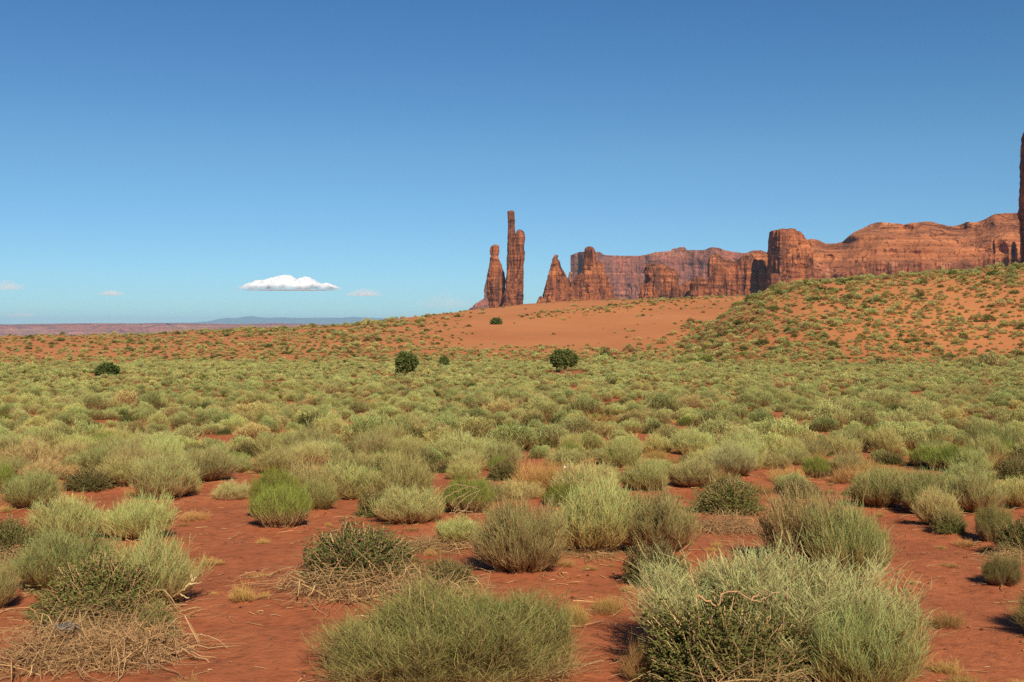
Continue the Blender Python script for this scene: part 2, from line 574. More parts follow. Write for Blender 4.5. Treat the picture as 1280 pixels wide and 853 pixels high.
def sticks(seed, n, w, h=1.0, flat=0.5, k=6, arch=0.4, rad=0.5):
    g = np.random.default_rng(seed)
    a = g.uniform(0, 2 * math.pi, n)
    rr = rad * np.sqrt(g.random(n)) * 0.9
    S0 = np.stack([rr * np.cos(a), rr * np.sin(a), g.random(n) ** 1.5 * h * 0.6 * (1 - (rr / rad) ** 2 * 0.8)], 1)
    d = unit(np.stack([g.normal(size=n), g.normal(size=n), g.normal(0, 1 - flat, n) + 0.15], 1))
    ln = (0.15 + 0.75 * g.random(n) ** 1.6)[:, None] * rad * 1.8
    E = S0 + d * ln
    C = (S0 + E) / 2 + g.normal(0, arch * 0.2, (n, 3)) * rad * 2
    P = bez(S0, C, E, k)
    P[..., 2] = np.maximum(P[..., 2], -0.01)
    P += g.normal(0, 0.006, P.shape)
    rho = np.hypot(P[..., 0], P[..., 1])
    cap = h * np.sqrt(np.clip(1 - (rho / (rad * 1.15)) ** 2, 0.03, 1))
    P[..., 2] = np.where(P[..., 2] > cap, cap - 0.02 * g.random(cap.shape), P[..., 2])
    W = w * np.linspace(1, 0.35, k)[None] * (0.4 + 1.1 * g.random((n, 1)) ** 2)
    return tubes(P, W, 3, g)


def leafy(seed, n_twig, n_leaf, leaf, lump=0.3, floor=0.0):
    """unit leafy shrub: short crooked twigs through a lumpy dome, each carrying small leaves"""
    g = np.random.default_rng(seed)
    ph = g.uniform(0, 2 * math.pi, n_twig)
    cz = g.uniform(0.0, 1, n_twig)
    sn = np.sqrt(1 - cz ** 2)
    L = (1 + lump * fbm(np.cos(ph) * sn * 2.5 + seed, np.sin(ph) * sn * 2.5, cz * 2.5, 3)) * (0.5 + 0.5 * g.random(n_twig) ** 0.4)
    E = np.stack([0.48 * sn * np.cos(ph) * L, 0.48 * sn * np.sin(ph) * L, floor + (0.08 + 0.86 * cz) * L], 1)
    S0 = E * [0.45, 0.45, 0.35] + g.normal(0, 0.03, (n_twig, 3))
    P = bez(S0, (S0 + E) / 2 + g.normal(0, 0.05, (n_twig, 3)), E, 4)
    wood = tubes(P, np.full((n_twig, 4), 0.006) * g.uniform(0.5, 1.6, (n_twig, 1)), 3, g)
    ri = np.repeat(np.arange(n_twig), n_leaf)
    m = len(ri)
    s = g.uniform(0.3, 1.05, m)[:, None]
    c = S0[ri] * (1 - s) + E[ri] * s + g.normal(0, 0.022, (m, 3))
    c[:, 2] = np.maximum(c[:, 2], 0.01)
    d = unit(g.normal(size=(m, 3)) + unit(E[ri] - S0[ri]) * 1.1)
    ll = leaf * g.uniform(0.6, 1.5, (m, 1))
    Pl = np.stack([c, c + d * ll], 1)
    Wl = np.stack([ll[:, 0] * 0.55, ll[:, 0] * 0.30], 1)
    lv = tubes(Pl, Wl, 2, g, None, np.broadcast_to(np.array([0.4, 1.0]), (m, 2)))
    return wood, lv


def dome(seed, n, size, lump=0.25, low=0.0, n_stem=40):
    """unit round shrub for middle and far distance: short leafy tips packed in the outer shell of a lumpy dome, brown towards the foot"""
    g = np.random.default_rng(seed)
    cz = g.uniform(-0.05, 1, n)
    ph = g.uniform(0, 2 * math.pi, n)
    sn = np.sqrt(1 - cz ** 2)
    d = np.stack([sn * np.cos(ph), sn * np.sin(ph), np.maximum(cz, 0)], 1)
    lf = 1 + lump * fbm(d[:, 0] * 1.8 + seed, d[:, 1] * 1.8, d[:, 2] * 1.8, 2) + 0.5 * lump * fbm(d[:, 0] * 5 + seed, d[:, 1] * 5, d[:, 2] * 5, 2)
    L = lf * (0.80 + 0.20 * g.random(n) ** 0.6)
    c = d * L[:, None] * [0.47, 0.47, 0.86]
    T = unit(d * [1, 1, 0.6] + [0, 0, 0.9] + g.normal(0, 0.22, (n, 3)))
    nrm = unit(d + g.normal(0, 0.45, (n, 3)))
    B = unit(np.cross(T, nrm))
    ll = (size * g.uniform(0.7, 1.7, (n, 1)))
    w_ = ll * 0.15
    V = np.stack([c - B * w_, c + B * w_, c + T * ll + B * w_ * 0.5, c + T * ll - B * w_ * 0.5], 1).reshape(-1, 3)
    f = np.arange(4 * n).reshape(n, 4)
    hgt = np.clip(V[:, 2] * 1.15 + 0.10 + 0.1 * np.repeat(g.normal(size=n), 4), 0, 1)
    r_ = np.repeat(g.random(n), 4)
    a = g.uniform(0, 2 * math.pi, n_stem)
    e = np.stack([0.42 * np.cos(a), 0.42 * np.sin(a), g.uniform(0.15, 0.5, n_stem)], 1)
    wood = tubes(bez(e * [0.25, 0.25, 0], e * [0.7, 0.7, 0.3], e, 3), np.full((n_stem, 3), size * 0.22), 2, g)
    wood = (wood[0], wood[1], wood[2] * 0, wood[3])
    q = join([(V, f, hgt, r_), wood])
    hz = np.percentile(q[0][:, 2], 99)
    hr = np.percentile(np.hypot(q[0][:, 0], q[0][:, 1]), 98)
    return (q[0] * [0.5 / hr, 0.5 / hr, 1 / hz], *q[1:])


def mesh_of(name, geo, m):
    o = link_mesh(name, geo[0], geo[1], m, None, {'t': geo[2], 'r': geo[3]})
    me = o.data
    bpy.data.objects.remove(o)
    return me


# ---- hi detail prototypes, as lists of (part name, mesh)
HI = {}


def pair(q, m):
    return [('stems', mesh_of('stems', q[0], M_TWIG)), ('foliage', mesh_of('foliage', q[1], m))]


HI['sage'] = [pair(fan_shrub(11 + i, 640, 26, 0.0065, 0.0044, lump=0.34, tip_len=0.14, up=0.20, jit=0.26, spread=83, boughs=26, bough_w=0.02), M_SAGE) for i in range(5)]
HI['open'] = [pair(fan_shrub(27 + i, 520, 26, 0.008, 0.0044, lump=0.28, tip_len=0.14, up=0.18, jit=0.26, spread=83, boughs=40, bough_w=0.034, base=0.07), M_SAGE) for i in range(2)]
HI['silver'] = [pair(fan_shrub(31 + i, 1500, 30, 0.0040, 0.0026, lump=0.26, tip_len=0.10, up=0.30, jit=0.26, rag=0.1), M_BLUE) for i in range(2)]
HI['green'] = [pair(fan_shrub(41 + i, 800, 22, 0.0055, 0.0046, lump=0.16, rag=0.08, tip_len=0.18, up=0.55, base=0.24, boughs=20, bough_w=0.016), M_GREEN) for i in range(2)]
HI['olive'] = [pair(fan_shrub(51 + i, 2300, 24, 0.0034, 0.0024, lump=0.40, tip_len=0.13, up=0.38, base=0.30, spread=86, jit=0.26, rag=0.1), M_EPH) for i in range(2)]
HI['dark'] = []
for i in range(4):
    a, b = leafy(61 + i, 900, 24, 0.022)
    HI['dark'].append([('stems', mesh_of('stems', join([a, sticks(70 + i, 45, 0.009, 0.9, 0.2)]), M_TWIG)), ('foliage', mesh_of('foliage', b, M_DARK))])
HI['tangle'] = [[('twigs', mesh_of('twigs', join([sticks(81 + i, 210, 0.016, 1.0, 0.30, 8, 0.55), sticks(181 + i, 900, 0.007, 0.95, 0.15, 6, 0.5)]), M_TWIG))] for i in range(3)]
HI['straw'] = [[('blades', mesh_of('blades', fan_shrub(91 + i, 500, 8, 0.005, 0.004, up=0.2, lump=0.5, spread=88)[1], M_STRAW))] for i in range(2)]

# ---- middle detail: one mesh per plant, two materials merged through stem attribute
def single(wood, tips):
    w2 = (wood[0], wood[1], wood[2] * 0.0, wood[3])
    return join([w2, tips])


MID = {
    'sage': [mesh_of('sage_plant', join([single(*fan_shrub(111 + i, 170, 9, 0.010, 0.009, 3, 3, lump=0.3, tip_len=0.11, up=0.25, jit=0.16)), dome(311 + i, 8500, 0.030, 0.36)]), M_SAGE) for i in range(6)],
    'green': [mesh_of('green_plant', join([single(*fan_shrub(131 + i, 170, 9, 0.008, 0.009, 3, 3, up=0.5, lump=0.15, tip_len=0.18)), dome(331 + i, 8500, 0.030, 0.25)]), M_GREEN) for i in range(2)],
    'dark': [mesh_of('dark_plant', join([(q[0][0], q[0][1], q[0][2] * 0, q[0][3]), q[1]]), M_DARK) for q in (leafy(141 + i, 330, 12, 0.035) for i in range(4))],
    'straw': [mesh_of('straw_plant', fan_shrub(151 + i, 220, 9, 0.006, 0.007, up=0.2, lump=0.5, spread=88, tip_len=0.22)[1], M_STRAW) for i in range(2)],
}
LOW = {
    'sage': [mesh_of('sage_low', dome(211 + i, 800, 0.095, 0.34, n_stem=16), M_SAGE) for i in range(6)],
    'green': [mesh_of('green_low', dome(231 + i, 800, 0.095, 0.25, n_stem=16), M_GREEN) for i in range(2)],
    'dark': [mesh_of('dark_low', q[1], M_DARK) for q in (leafy(241 + i, 130, 5, 0.085) for i in range(4))],
    'straw': [mesh_of('straw_low', fan_shrub(251 + i, 60, 5, 0.01, 0.02, 2, 2, up=0.2, lump=0.5, spread=88, tip_len=0.25)[1], M_STRAW) for i in range(2)],
}

# ---------------------------------------------------------------- hand placed near plants
# kind, x left, x right, y top, y base, label, extra depth factor
NAMES = {'sage': ('rabbitbrush', 'shrub'), 'open': ('rabbitbrush', 'shrub'), 'silver': ('silvery_shrub', 'shrub'), 'green': ('green_broom_shrub', 'shrub'),
         'olive': ('olive_broom_shrub', 'shrub'), 'dark': ('dark_shrub', 'shrub'), 'tangle': ('dead_brush', 'dead brush'),
         'straw': ('dry_grass_clump', 'dry grass')}
PLACED = [
    ('silver', 822, 1105, 700, 868, 'broad silvery green shrub cut off by the bottom edge, behind a dark leafy bush'),
    ('sage', 1005, 1138, 752, 885, 'straw tipped shrub spilling out on the open sand side of the broad silvery shrub'),
    ('dark', 812, 1000, 728, 885, 'dark leafy bush growing in front of the broad silvery shrub at the bottom'),
    ('tangle', 872, 1012, 768, 915, 'tan twig tangle in front of the broad silvery shrub at the bottom'),
    ('olive', 412, 690, 742, 872, 'wide olive green broom shrub cut by the bottom edge, largest of its kind'),
    ('olive', 590, 712, 752, 842, 'lower olive broom shrub grown into the wide one, beside a heap of dead twigs'),
    ('tangle', 640, 715, 790, 850, 'heap of grey dead twigs at the foot of the olive green broom shrub'),
    ('open', 938, 1070, 612, 718, 'fan shaped sage green shrub with tan stems, behind the broad silvery shrub'),
    ('sage', 1015, 1117, 632, 733, 'sage green shrub leaning over bare sand with brown underside'),
    ('dark', 780, 860, 668, 738, 'round dark green bush between two sage shrubs, shadow on red sand at its side'),
    ('open', 590, 715, 625, 728, 'sage green shrub with a thick pale split trunk showing at its foot'),
    ('sage', 690, 790, 604, 698, 'tall sage shrub right behind the one with the split trunk'),
    ('sage', 765, 868, 612, 700, 'sage shrub behind the round dark green bush'),
    ('dark', 376, 520, 645, 738, 'dark leafy bush full of tan twigs standing before open red sand'),
    ('tangle', 372, 510, 654, 752, 'tangle of tan twigs on the front of the dark leafy bush'),
    ('tangle', 470, 592, 690, 750, 'low tan twig mat stretching from the dark bush to the split trunk shrub'),
    ('dark', 525, 592, 698, 740, 'small low dark green bush on the end of the twig mat'),
    ('green', 314, 370, 588, 650, 'back lobe of the bright green rounded pair beside bare sand'),
    ('green', 318, 384, 608, 665, 'front lobe of the bright green rounded pair beside bare sand'),
    ('sage', 371, 421, 598, 642, 'small round sage shrub just behind the bright green pair'),
    ('sage', 20, 140, 660, 745, 'sage shrub above the big twig heap, its outer side'),
    ('sage', 128, 240, 670, 772, 'sage shrub above the big twig heap, on its side toward open sand'),
    ('dark', 50, 205, 688, 790, 'dark green bush in the middle of the big twig heap'),
    ('tangle', 8, 150, 728, 840, 'big heap of tan dead twigs holding a grey scrap of wood'),
    ('tangle', 100, 228, 716, 838, 'half of the big twig heap that reaches the open red sand'),
    ('tangle', 62, 200, 702, 800, 'tan twigs threaded through the dark bush in the big twig heap'),
    ('dark', 170, 222, 748, 810, 'small dark bush buried in the edge of the big twig heap'),
    ('sage', 128, 212, 622, 682, 'sage shrub with brown base behind the big twig heap'),
    ('sage', 50, 130, 622, 680, 'grey green shrub beside the brown based one behind the twig heap'),
    ('sage', 8, 70, 590, 641, 'rounded grey green shrub near the photo edge above the dark twiggy bush'),
    ('dark', -25, 48, 640, 704, 'dark twiggy bush cut by the photo edge above bare sand'),
    ('tangle', -20, 60, 655, 706, 'tan twigs mixed into the dark bush at the photo edge'),
    ('sage', -40, 14, 700, 770, 'straw coloured shrub cut off by the photo edge beside the big twig heap'),
    ('green', -30, 18, 582, 622, 'bright green shrub cut by the photo edge in the row of grey shrubs'),
    ('sage', 165, 246, 568, 630, 'straw toned shrub at the end of the row facing the sand strip'),
    ('sage', 222, 296, 562, 608, 'straw toned shrub beside the top of the bare sand strip'),
    ('sage', 128, 195, 572, 612, 'pale sage shrub in the row behind the straw toned one'),
    ('dark', 80, 142, 582, 618, 'low dark green bush inside the row of pale shrubs'),
    ('sage', 112, 166, 548, 580, 'round sage shrub above the low dark green bush'),
    ('dark', 446, 508, 606, 650, 'dark green bush behind the twiggy one, beside a patch of sand'),
    ('sage', 474, 560, 610, 660, 'sage shrub between the dark bush and the green one with arched dead sticks'),
    ('sage', 545, 600, 648, 684, 'small sage shrub in front of the arched dead sticks'),
    ('green', 556, 615, 598, 646, 'yellow green shrub hung with arched dead sticks'),
    ('dark', 455, 508, 568, 604, 'dark twiggy bush with tan branches behind the sand patch'),
    ('dark', 610, 652, 570, 603, 'small dark green bush next to the orange dry grass'),
    ('straw', 640, 690, 570, 614, 'orange dry grass clump next to the small dark green bush'),
    ('straw', 668, 722, 572, 616, 'orange dry grass clump with a white scrap on it'),
    ('sage', 728, 774, 586, 616, 'small pale shrub just behind the tall sage pair'),
    ('sage', 778, 834, 580, 618, 'sage shrub left of the one over the white branched twigs'),
    ('sage', 834, 892, 578, 614, 'yellowish sage shrub behind the dark bush with pale branches'),
    ('dark', 868, 952, 590, 648, 'dark olive bush with a cage of pale branches under it'),
    ('tangle', 872, 946, 616, 668, 'cage of pale bare branches under the dark olive bush'),
    ('silver', 890, 945, 558, 600, 'whitish green shrub behind the dark olive bush'),
    ('green', 1006, 1036, 572, 602, 'small bright green shrub amid dry straw and bare sand'),
    ('straw', 960, 1010, 580, 606, 'straw coloured grass beside the small bright green shrub'),
    ('straw', 1036, 1085, 578, 606, 'dry straw grass between the small bright green shrub and the long sage row'),
    ('sage', 1062, 1130, 586, 640, 'sage shrub at the near end of the long row by open sand'),
    ('sage', 1122, 1190, 588, 648, 'middle sage shrub of the long row by open sand'),
    ('sage', 1180, 1252, 590, 646, 'far end sage shrub of the long row by open sand'),
    ('sage', 1148, 1200, 615, 662, 'pale shrub standing forward of the long sage row'),
    ('dark', 1166, 1206, 636, 672, 'small dark green bush at the foot of the long sage row'),
    ('green', 1158, 1216, 558, 592, 'fresh green rounded shrub behind the long sage row'),
    ('sage', 1190, 1236, 562, 598, 'pale rounded shrub beside the fresh green one'),
    ('dark', 1246, 1295, 568, 604, 'dark rounded bush at the photo edge behind the sage row'),
    ('sage', 1238, 1300, 598, 640, 'pale sage shrub at the photo edge above the twiggy dark bush'),
    ('olive', 1222, 1262, 634, 682, 'olive green shrub leaning from the twiggy dark bush'),
    ('dark', 1248, 1310, 640, 702, 'twiggy dark bush at the photo edge over bare sand'),
    ('tangle', 1240, 1305, 660, 708, 'tan branches under the twiggy dark bush at the photo edge'),
    ('olive', 1226, 1274, 700, 738, 'little olive shrub alone on the bare sand'),
    ('olive', 1290, 1420, 730, 812, 'olive shrub just past the photo edge that throws a shadow on the sand'),
    ('sage', 408, 468, 566, 600, 'sage shrub behind the sand patch, beside a dark twiggy bush'),
    ('sage', 320, 372, 560, 596, 'sage shrub directly behind the bright green pair'),
    ('sage', 368, 412, 552, 586, 'pale sage shrub at the head of the bare sand strip'),
    ('straw', 735, 780, 738, 770, 'thin dry grass tuft on red sand beside the olive broom shrub'),
    ('straw', 695, 740, 748, 782, 'sparse dry grass tuft touching the olive broom shrub'),
    ('straw', 224, 262, 634, 652, 'flat tuft of dead straw lying on the bare sand strip'),
    ('straw', 305, 340, 712, 724, 'wisp of dry grass lying alone on open red sand'),
    ('tangle', 500, 590, 655, 690, 'flat fan of dry twigs on sand before the arched sticks'),
    ('tangle', 700, 770, 676, 700, 'dry twigs spread on sand beside the split trunk shrub'),
    ('straw', 778, 830, 795, 860, 'thin dry grass in the shade beside the dark leafy bush at the bottom'),
]
near_list = []
rnd = random.Random(5)
for kind, x0, x1, y0, y1, lab in PLACED:
    cx = (x0 + x1) / 2
    gx, gy = ground_at(cx, y1)
    k_ = 1.0 / (1.0 - 0.36 * (x1 - x0) / F)
    gx, gy = gx * k_, gy * k_
    yc = HY + (EYE - Hs0(gx, gy)) / gy * F
    near_list.append((kind, gx, gy, (x1 - x0) / F * gy, max(yc - y0, 6) * 0.97 / F * gy, lab))
    if kind in ('sage', 'open', 'silver', 'dark', 'green', 'olive'):
        MOUNDS.append((gx, gy, (x1 - x0) / F * gy * 0.55, 0.045))
MOUNDS = np.array(MOUNDS)


def make_thing(kind, gx, gy, wd, ht, label, group=None, rot=None, meshes=None, sink=0.03):
    name, cat = NAMES[kind]
    z = Hs(gx, gy) - sink
    ms = meshes if meshes is not None else rnd.choice(HI[kind])
    rot = rnd.uniform(0, 6.28) if rot is None else rot
    if len(ms) == 1:
        root = bpy.data.objects.new(name, ms[0][1])
        COL.objects.link(root)
        root.location = (gx, gy, z)
    else:
        root = empty(name, (gx, gy, z))
        for pn, me in ms:
            o = bpy.data.objects.new(pn, me)
            COL.objects.link(o)
            o.parent = root
    root.rotation_euler = (0, 0, rot)
    root.scale = (wd, wd * rnd.uniform(0.9, 1.1), ht)
    tag(root, label, cat, group)
    return root


# ---------------------------------------------------------------- ground sheet
def build_ground():
    rings = [0.0, 0.8]
    r = 1.5
    while r < 70000:
        rings.append(r)
        r *= 1.0125 if r < 700 else 1.05
    rings = np.array(rings)
    a = np.concatenate([np.arange(-180, -34, 3.0), np.arange(-34, 34.01, 0.105), np.arange(35.5, 180, 3.0)])
    A = np.radians(a)
    RR, AA = np.meshgrid(rings, A, indexing='ij')
    X, Y = RR * np.sin(AA), RR * np.cos(AA)
    Z = H(X.ravel(), Y.ravel()).reshape(X.shape)
    nr, na = X.shape
    idx = np.arange(nr * na).reshape(nr, na)
    nx = np.roll(idx, -1, axis=1)
    f = np.stack([idx[:-1], nx[:-1], nx[1:], idx[1:]], -1).reshape(-1, 4)[:, ::-1]
    rr = RR.ravel()
    xx = X.ravel(); yy = Y.ravel()
    dune = sstep(60, 200, rr + 25 * fbm(xx / 40, yy / 40, 0, 2))
    o = link_mesh('ground', np.stack([xx, yy, Z.ravel()], 1), f, M_SAND, None, {'dune': dune}, True)
    tag(o, kind='structure')


build_ground()

# ---------------------------------------------------------------- rocks
def cellv(x, seed=0):
    """piecewise constant pseudo random value per unit cell, for sharp joints and ledges"""
    i = np.floor(x).astype(np.int64)
    return (_P[(i + seed * 31) & 255] + _P[(i * 7 + 3 + seed) & 255]) / 510.0 * 2 - 1


def superell(a, n):
    c, s = np.cos(a), np.sin(a)
    return np.sign(c) * np.abs(c) ** (2 / n), np.sign(s) * np.abs(s) ** (2 / n)


def loft(rows, dist, depth=1.0, n=3.0, seed=0, res=1.4, amp=0.06, zb=None, flute=1.0, rot=0.0, min_d=0.0):
    """closed rock body; rows = (y, x left, x right) in photo pixels at distance dist -> real metres"""
    rows = sorted(rows)
    ys = np.array([q[0] for q in rows], float)
    L = np.array([q[1] for q in rows], float)
    Rr = np.array([q[2] for q in rows], float)
    m = dist / F
    ztop = (HY - ys[0]) * m + EYE
    zbot = zb if zb is not None else (HY - ys[-1]) * m + EYE - 25
    nz = max(8, int((ztop - zbot) / res))
    z = np.linspace(ztop, zbot, nz)
    yy = HY - (z - EYE) / m
    l = (np.interp(yy, ys, L) - 640) * m
    r = (np.interp(yy, ys, Rr) - 640) * m
    cx, hw = (l + r) / 2, (r - l) / 2
    wmax = (Rr.max() - L.min()) / 2 * m
    na = int(min(260, max(28, 2 * math.pi * wmax / res)))
    a = np.linspace(0, 2 * math.pi, na, endpoint=False)
    ca, sa = superell(a, n)
    hwd = np.maximum(hw * depth, min_d)
    Z = np.repeat(z[:, None], na, 1)
    # rock relief: vertical flutes, horizontal ledges, blocks
    sc = wmax * 2
    s = seed * 3.7
    fl = fbm(ca[None] * 1.9 + s, sa[None] * 1.9, Z / sc * 0.35, 4, 0.6)
    fl2 = -np.abs(fbm(ca[None] * 4.2 + s, sa[None] * 4.2, Z / sc * 0.5 + 3, 2)) + 0.25
    led = fbm(Z / 7.0, s + 0 * Z, ca[None] * 0.6 + sa[None] * 0.6, 3, 0.6)
    blk = fbm(ca[None] * hw[:, None] / 6 + s, sa[None] * hw[:, None] / 6, Z / 9.0, 3, 0.6)
    grv = -np.clip(0.22 - np.abs(fbm(ca[None] * 2.6 + s + 5, sa[None] * 2.6, Z / sc * 0.25 + 9, 2)), 0, 1) * 5
    k = 1 + amp * (1.7 * fl * flute + 1.8 * fl2 * flute + 1.3 * led + 2.2 * blk + 1.5 * grv)
    arc = (a / (2 * math.pi) * na * res)[None]
    jw = 1.6 * fbm(Z / 14.0, s + 0 * Z, arc / 20.0, 2)
    jt = cellv((arc + jw * 1.5) / max(4.5, wmax * 0.22) + s, seed) + 0.6 * cellv((arc - jw) / 3.3 + 2 * s, seed + 1)
    lg = cellv((Z + 2.0 * fbm(arc / 9.0, s + 0 * Z, 0.0, 2)) / 9.0 + s, seed + 2) + 0.5 * cellv(Z / 3.7, seed + 3)
    k = k + np.clip(amp, 0.02, 0.07) * (0.75 * jt + 0.55 * lg) * (0 if amp < 0.02 else 1)
    X = cx[:, None] + hw[:, None] * ca[None] * k
    Y = hwd[:, None] * sa[None] * k
    if rot:
        X0 = X - cx[:, None]
        X = cx[:, None] + X0 * math.cos(rot) - Y * math.sin(rot)
        Y = X0 * math.sin(rot) + Y * math.cos(rot)
    Y = Y + dist + 0.0
    V = np.stack([X, Y, Z], -1).reshape(-1, 3)
    idx = np.arange(nz * na).reshape(nz, na)
    nx = np.roll(idx, -1, 1)
    f = np.stack([idx[:-1], idx[1:], nx[1:], nx[:-1]], -1).reshape(-1, 4)
    # caps as fans of quads to a centre
    c0, c1 = len(V), len(V) + 1
    V = np.concatenate([V, [[cx[0], dist, ztop + hw[0] * 0.25], [cx[-1], dist, zbot]]])
    tri_t = np.stack([idx[0], np.roll(idx[0], -1), np.full(na, c0)], -1)
    tri_b = np.stack([np.roll(idx[-1], -1), idx[-1], np.full(na, c1)], -1)
    loops = np.concatenate([f.ravel(), tri_t.ravel(), tri_b.ravel()])
    counts = np.concatenate([np.full(len(f), 4), np.full(2 * na, 3)])
    return V, loops, counts


def rock(name, lofts, m, label, cat):
    vs, ls, cs, o = [], [], [], 0
    for V, l, c in lofts:
        vs.append(V); ls.append(l + o); cs.append(c)
        o += len(V)
    ob = link_mesh(name, np.concatenate(vs), np.concatenate(ls), m, counts=np.concatenate(cs), smooth=False)
    tag(ob, label, cat)
    return ob


def wall(name, top, dist_fn, zb, back, setb, m, label, cat, res=1.3, amp=(6, 2.5, 1.2), scale=(60, 18, 6), insets=(), seed=0, zsc=6.0, kind=None, smooth_top=None, round_ends=0.0, joint=0.0):
    """long cliff: front face with buttresses, ledges and alcoves, a set back top and a cap running back"""
    ux = np.array([q[0] for q in top], float)
    uy = np.array([q[1] for q in top], float)
    d0 = dist_fn(np.array([(ux[0] + ux[-1]) / 2]))[0]
    mpp = d0 / F
    nu = int((ux[-1] - ux[0]) * mpp / res)
    u = np.linspace(ux[0], ux[-1], nu)
    D = dist_fn(u)
    zt = (HY - np.interp(u, ux, uy)) / F * (D + setb[-1][1]) + EYE
    nv = int(max((zt.max() - zb) / res, 12))
    v = np.linspace(0, 1, nv)
    Z = zb + (zt[None] - zb) * v[:, None]
    Xm = (u[None] - 640) / F * D[None] + 0 * Z
    s = Xm
    sd_ = seed * 11.3
    fm = np.ones_like(Z) if not smooth_top else 1 - 0.8 * sstep(smooth_top[0], smooth_top[1], v)[:, None] + 0 * Z
    disp = amp[0] * fbm(s / scale[0] + sd_, Z / scale[0] * 0.25, 0.3, 3) \
        + fm * amp[1] * (-np.abs(fbm(s / scale[1] + sd_, Z / scale[1] * 0.15, 1.7, 3)) * 1.6 + 0.5) \
        + amp[2] * fbm(s / scale[2], Z / scale[2], sd_, 3) + amp[2] * 0.9 * fbm(Z / zsc, s / 90.0, sd_ + 2, 3)
    if joint:
        wv = 3.0 * fbm(Z / 25.0, s / 40.0, sd_, 2)
        disp = disp + fm * joint * (cellv((s + wv) / 11.0, seed) + 0.6 * cellv((s - wv) / 4.7, seed + 5)) \
            + joint * 0.55 * cellv((Z + 3.0 * fbm(s / 30.0, sd_ + 0 * Z, 0.0, 2)) / 9.0, seed + 8) * np.clip(0.5 + fbm(s / 25, Z / 25, 4.0, 2), 0, 1)
    sb = np.interp(v, [q[0] for q in setb], [q[1] for q in setb])[:, None]
    sbn = 1 + 0.35 * fbm(s / 45.0 + 5, Z / 30.0, sd_, 2)
    Yp = D[None] + sb * sbn - disp
    yy = HY - (Z - EYE) / D[None] * F
    for (iu, iy, ru, ry, dep) in insets:
        q = ((u[None] - iu) / ru) ** 2 + (np.minimum((yy - iy), 0) / ry) ** 2 + (np.maximum((yy - iy), 0) / (ry * 1.6)) ** 2
        Yp = Yp + dep * np.clip(1.25 * (1 - q), 0, 1)
    if round_ends:
        e = np.minimum(u - u[0], u[-1] - u) * mpp
        Yp = Yp + (round_ends * np.clip(1 - e / round_ends, 0, 1) ** 2)[None]
    X = (u[None] - 640) / F * Yp
    V = [np.stack([X, Yp, Z], -1)]
    # cap rows and the back face
    for k, (bk, dz) in enumerate([(0.15, 1.0), (0.4, 0.6), (1.0, -2.0)]):
        V.append(np.stack([X[-1] * (1 + back * bk / Yp[-1]), Yp[-1] + back * bk, Z[-1] + dz * 0.5 + 1.2 * noise(u / 9.0, k * 3.3)], -1)[None])
    V.append(np.stack([X[-1] * (1 + back / Yp[-1]), Yp[-1] + back, 0 * u + zb], -1)[None])
    V = np.concatenate(V, 0)
    a, b = V.shape[:2]
    idx = np.arange(a * b).reshape(a, b)
    f = np.stack([idx[:-1, :-1], idx[:-1, 1:], idx[1:, 1:], idx[1:, :-1]], -1).reshape(-1, 4)
    # end caps
    loops = np.concatenate([f.ravel(), idx[::-1, 0], idx[:, -1]])
    counts = np.concatenate([np.full(len(f), 4), [a, a]])
    ob = link_mesh(name, V.reshape(-1, 3), loops, m, counts=counts)
    if kind:
        tag(ob, kind=kind)
    else:
        tag(ob, label, cat)
    return ob


SD = 1500.0
rock('rock_spire', [
    loft([(264.4, 635, 642.8), (266, 634.6, 643.3), (272, 634.6, 643.2), (280, 635.2, 643.6), (290, 634.8, 644), (297, 634.6, 644.5), (320, 633.8, 646), (345, 633, 647), (362, 632, 650), (385, 631, 651)], SD, 1.0, 2.7, 1, 0.8, 0.045, -12),
    loft([(287.6, 647.5, 651.5), (289, 646, 653.4), (292, 645, 655), (297, 644, 655.8), (302, 642, 655.4), (320, 641, 655.6), (331, 641, 654.9), (345, 640, 654.6), (360, 640, 654.0), (386, 639, 653.8)], SD - 3, 0.9, 2.9, 2, 0.8, 0.05, -12),
    loft([(352, 636, 644), (357, 633, 648), (364, 631, 650), (372, 629.3, 652.5), (386, 628.6, 653.8)], SD - 7, 0.8, 2.7, 3, 0.8, 0.06, -12),
], M_ROCK, 'tallest and thinnest red sandstone spire with a second shorter column fused to its flank', 'rock spire')
rock('rock_spire', [
    loft([(306.6, 617, 622.5), (308, 614.5, 623.6), (312, 612.6, 624), (318, 612.6, 623.6), (320.5, 614, 622.8), (322, 613, 623.2), (328, 612.2, 625), (335, 611.0, 628), (341, 609.6, 630.3), (348, 609, 631), (362, 609.5, 631.5), (386, 612.5, 632)], SD + 25, 0.8, 2.6, 4, 0.8, 0.05, -12),
], M_ROCK, 'stout red spire with a knob on top, standing beside the tallest one', 'rock spire')
rock('talus_butte', [
    loft([(350, 608, 612), (356, 606, 616), (364, 605, 618), (373, 605.5, 620), (375, 602, 622), (380, 594, 626), (389, 584, 636), (400, 570, 650)], 3300, 0.8, 2.4, 5, 3, 0.05, -70),
], M_MESA, 'distant mauve butte with a sloping rubble skirt peeking out behind the knobbed spire', 'butte')
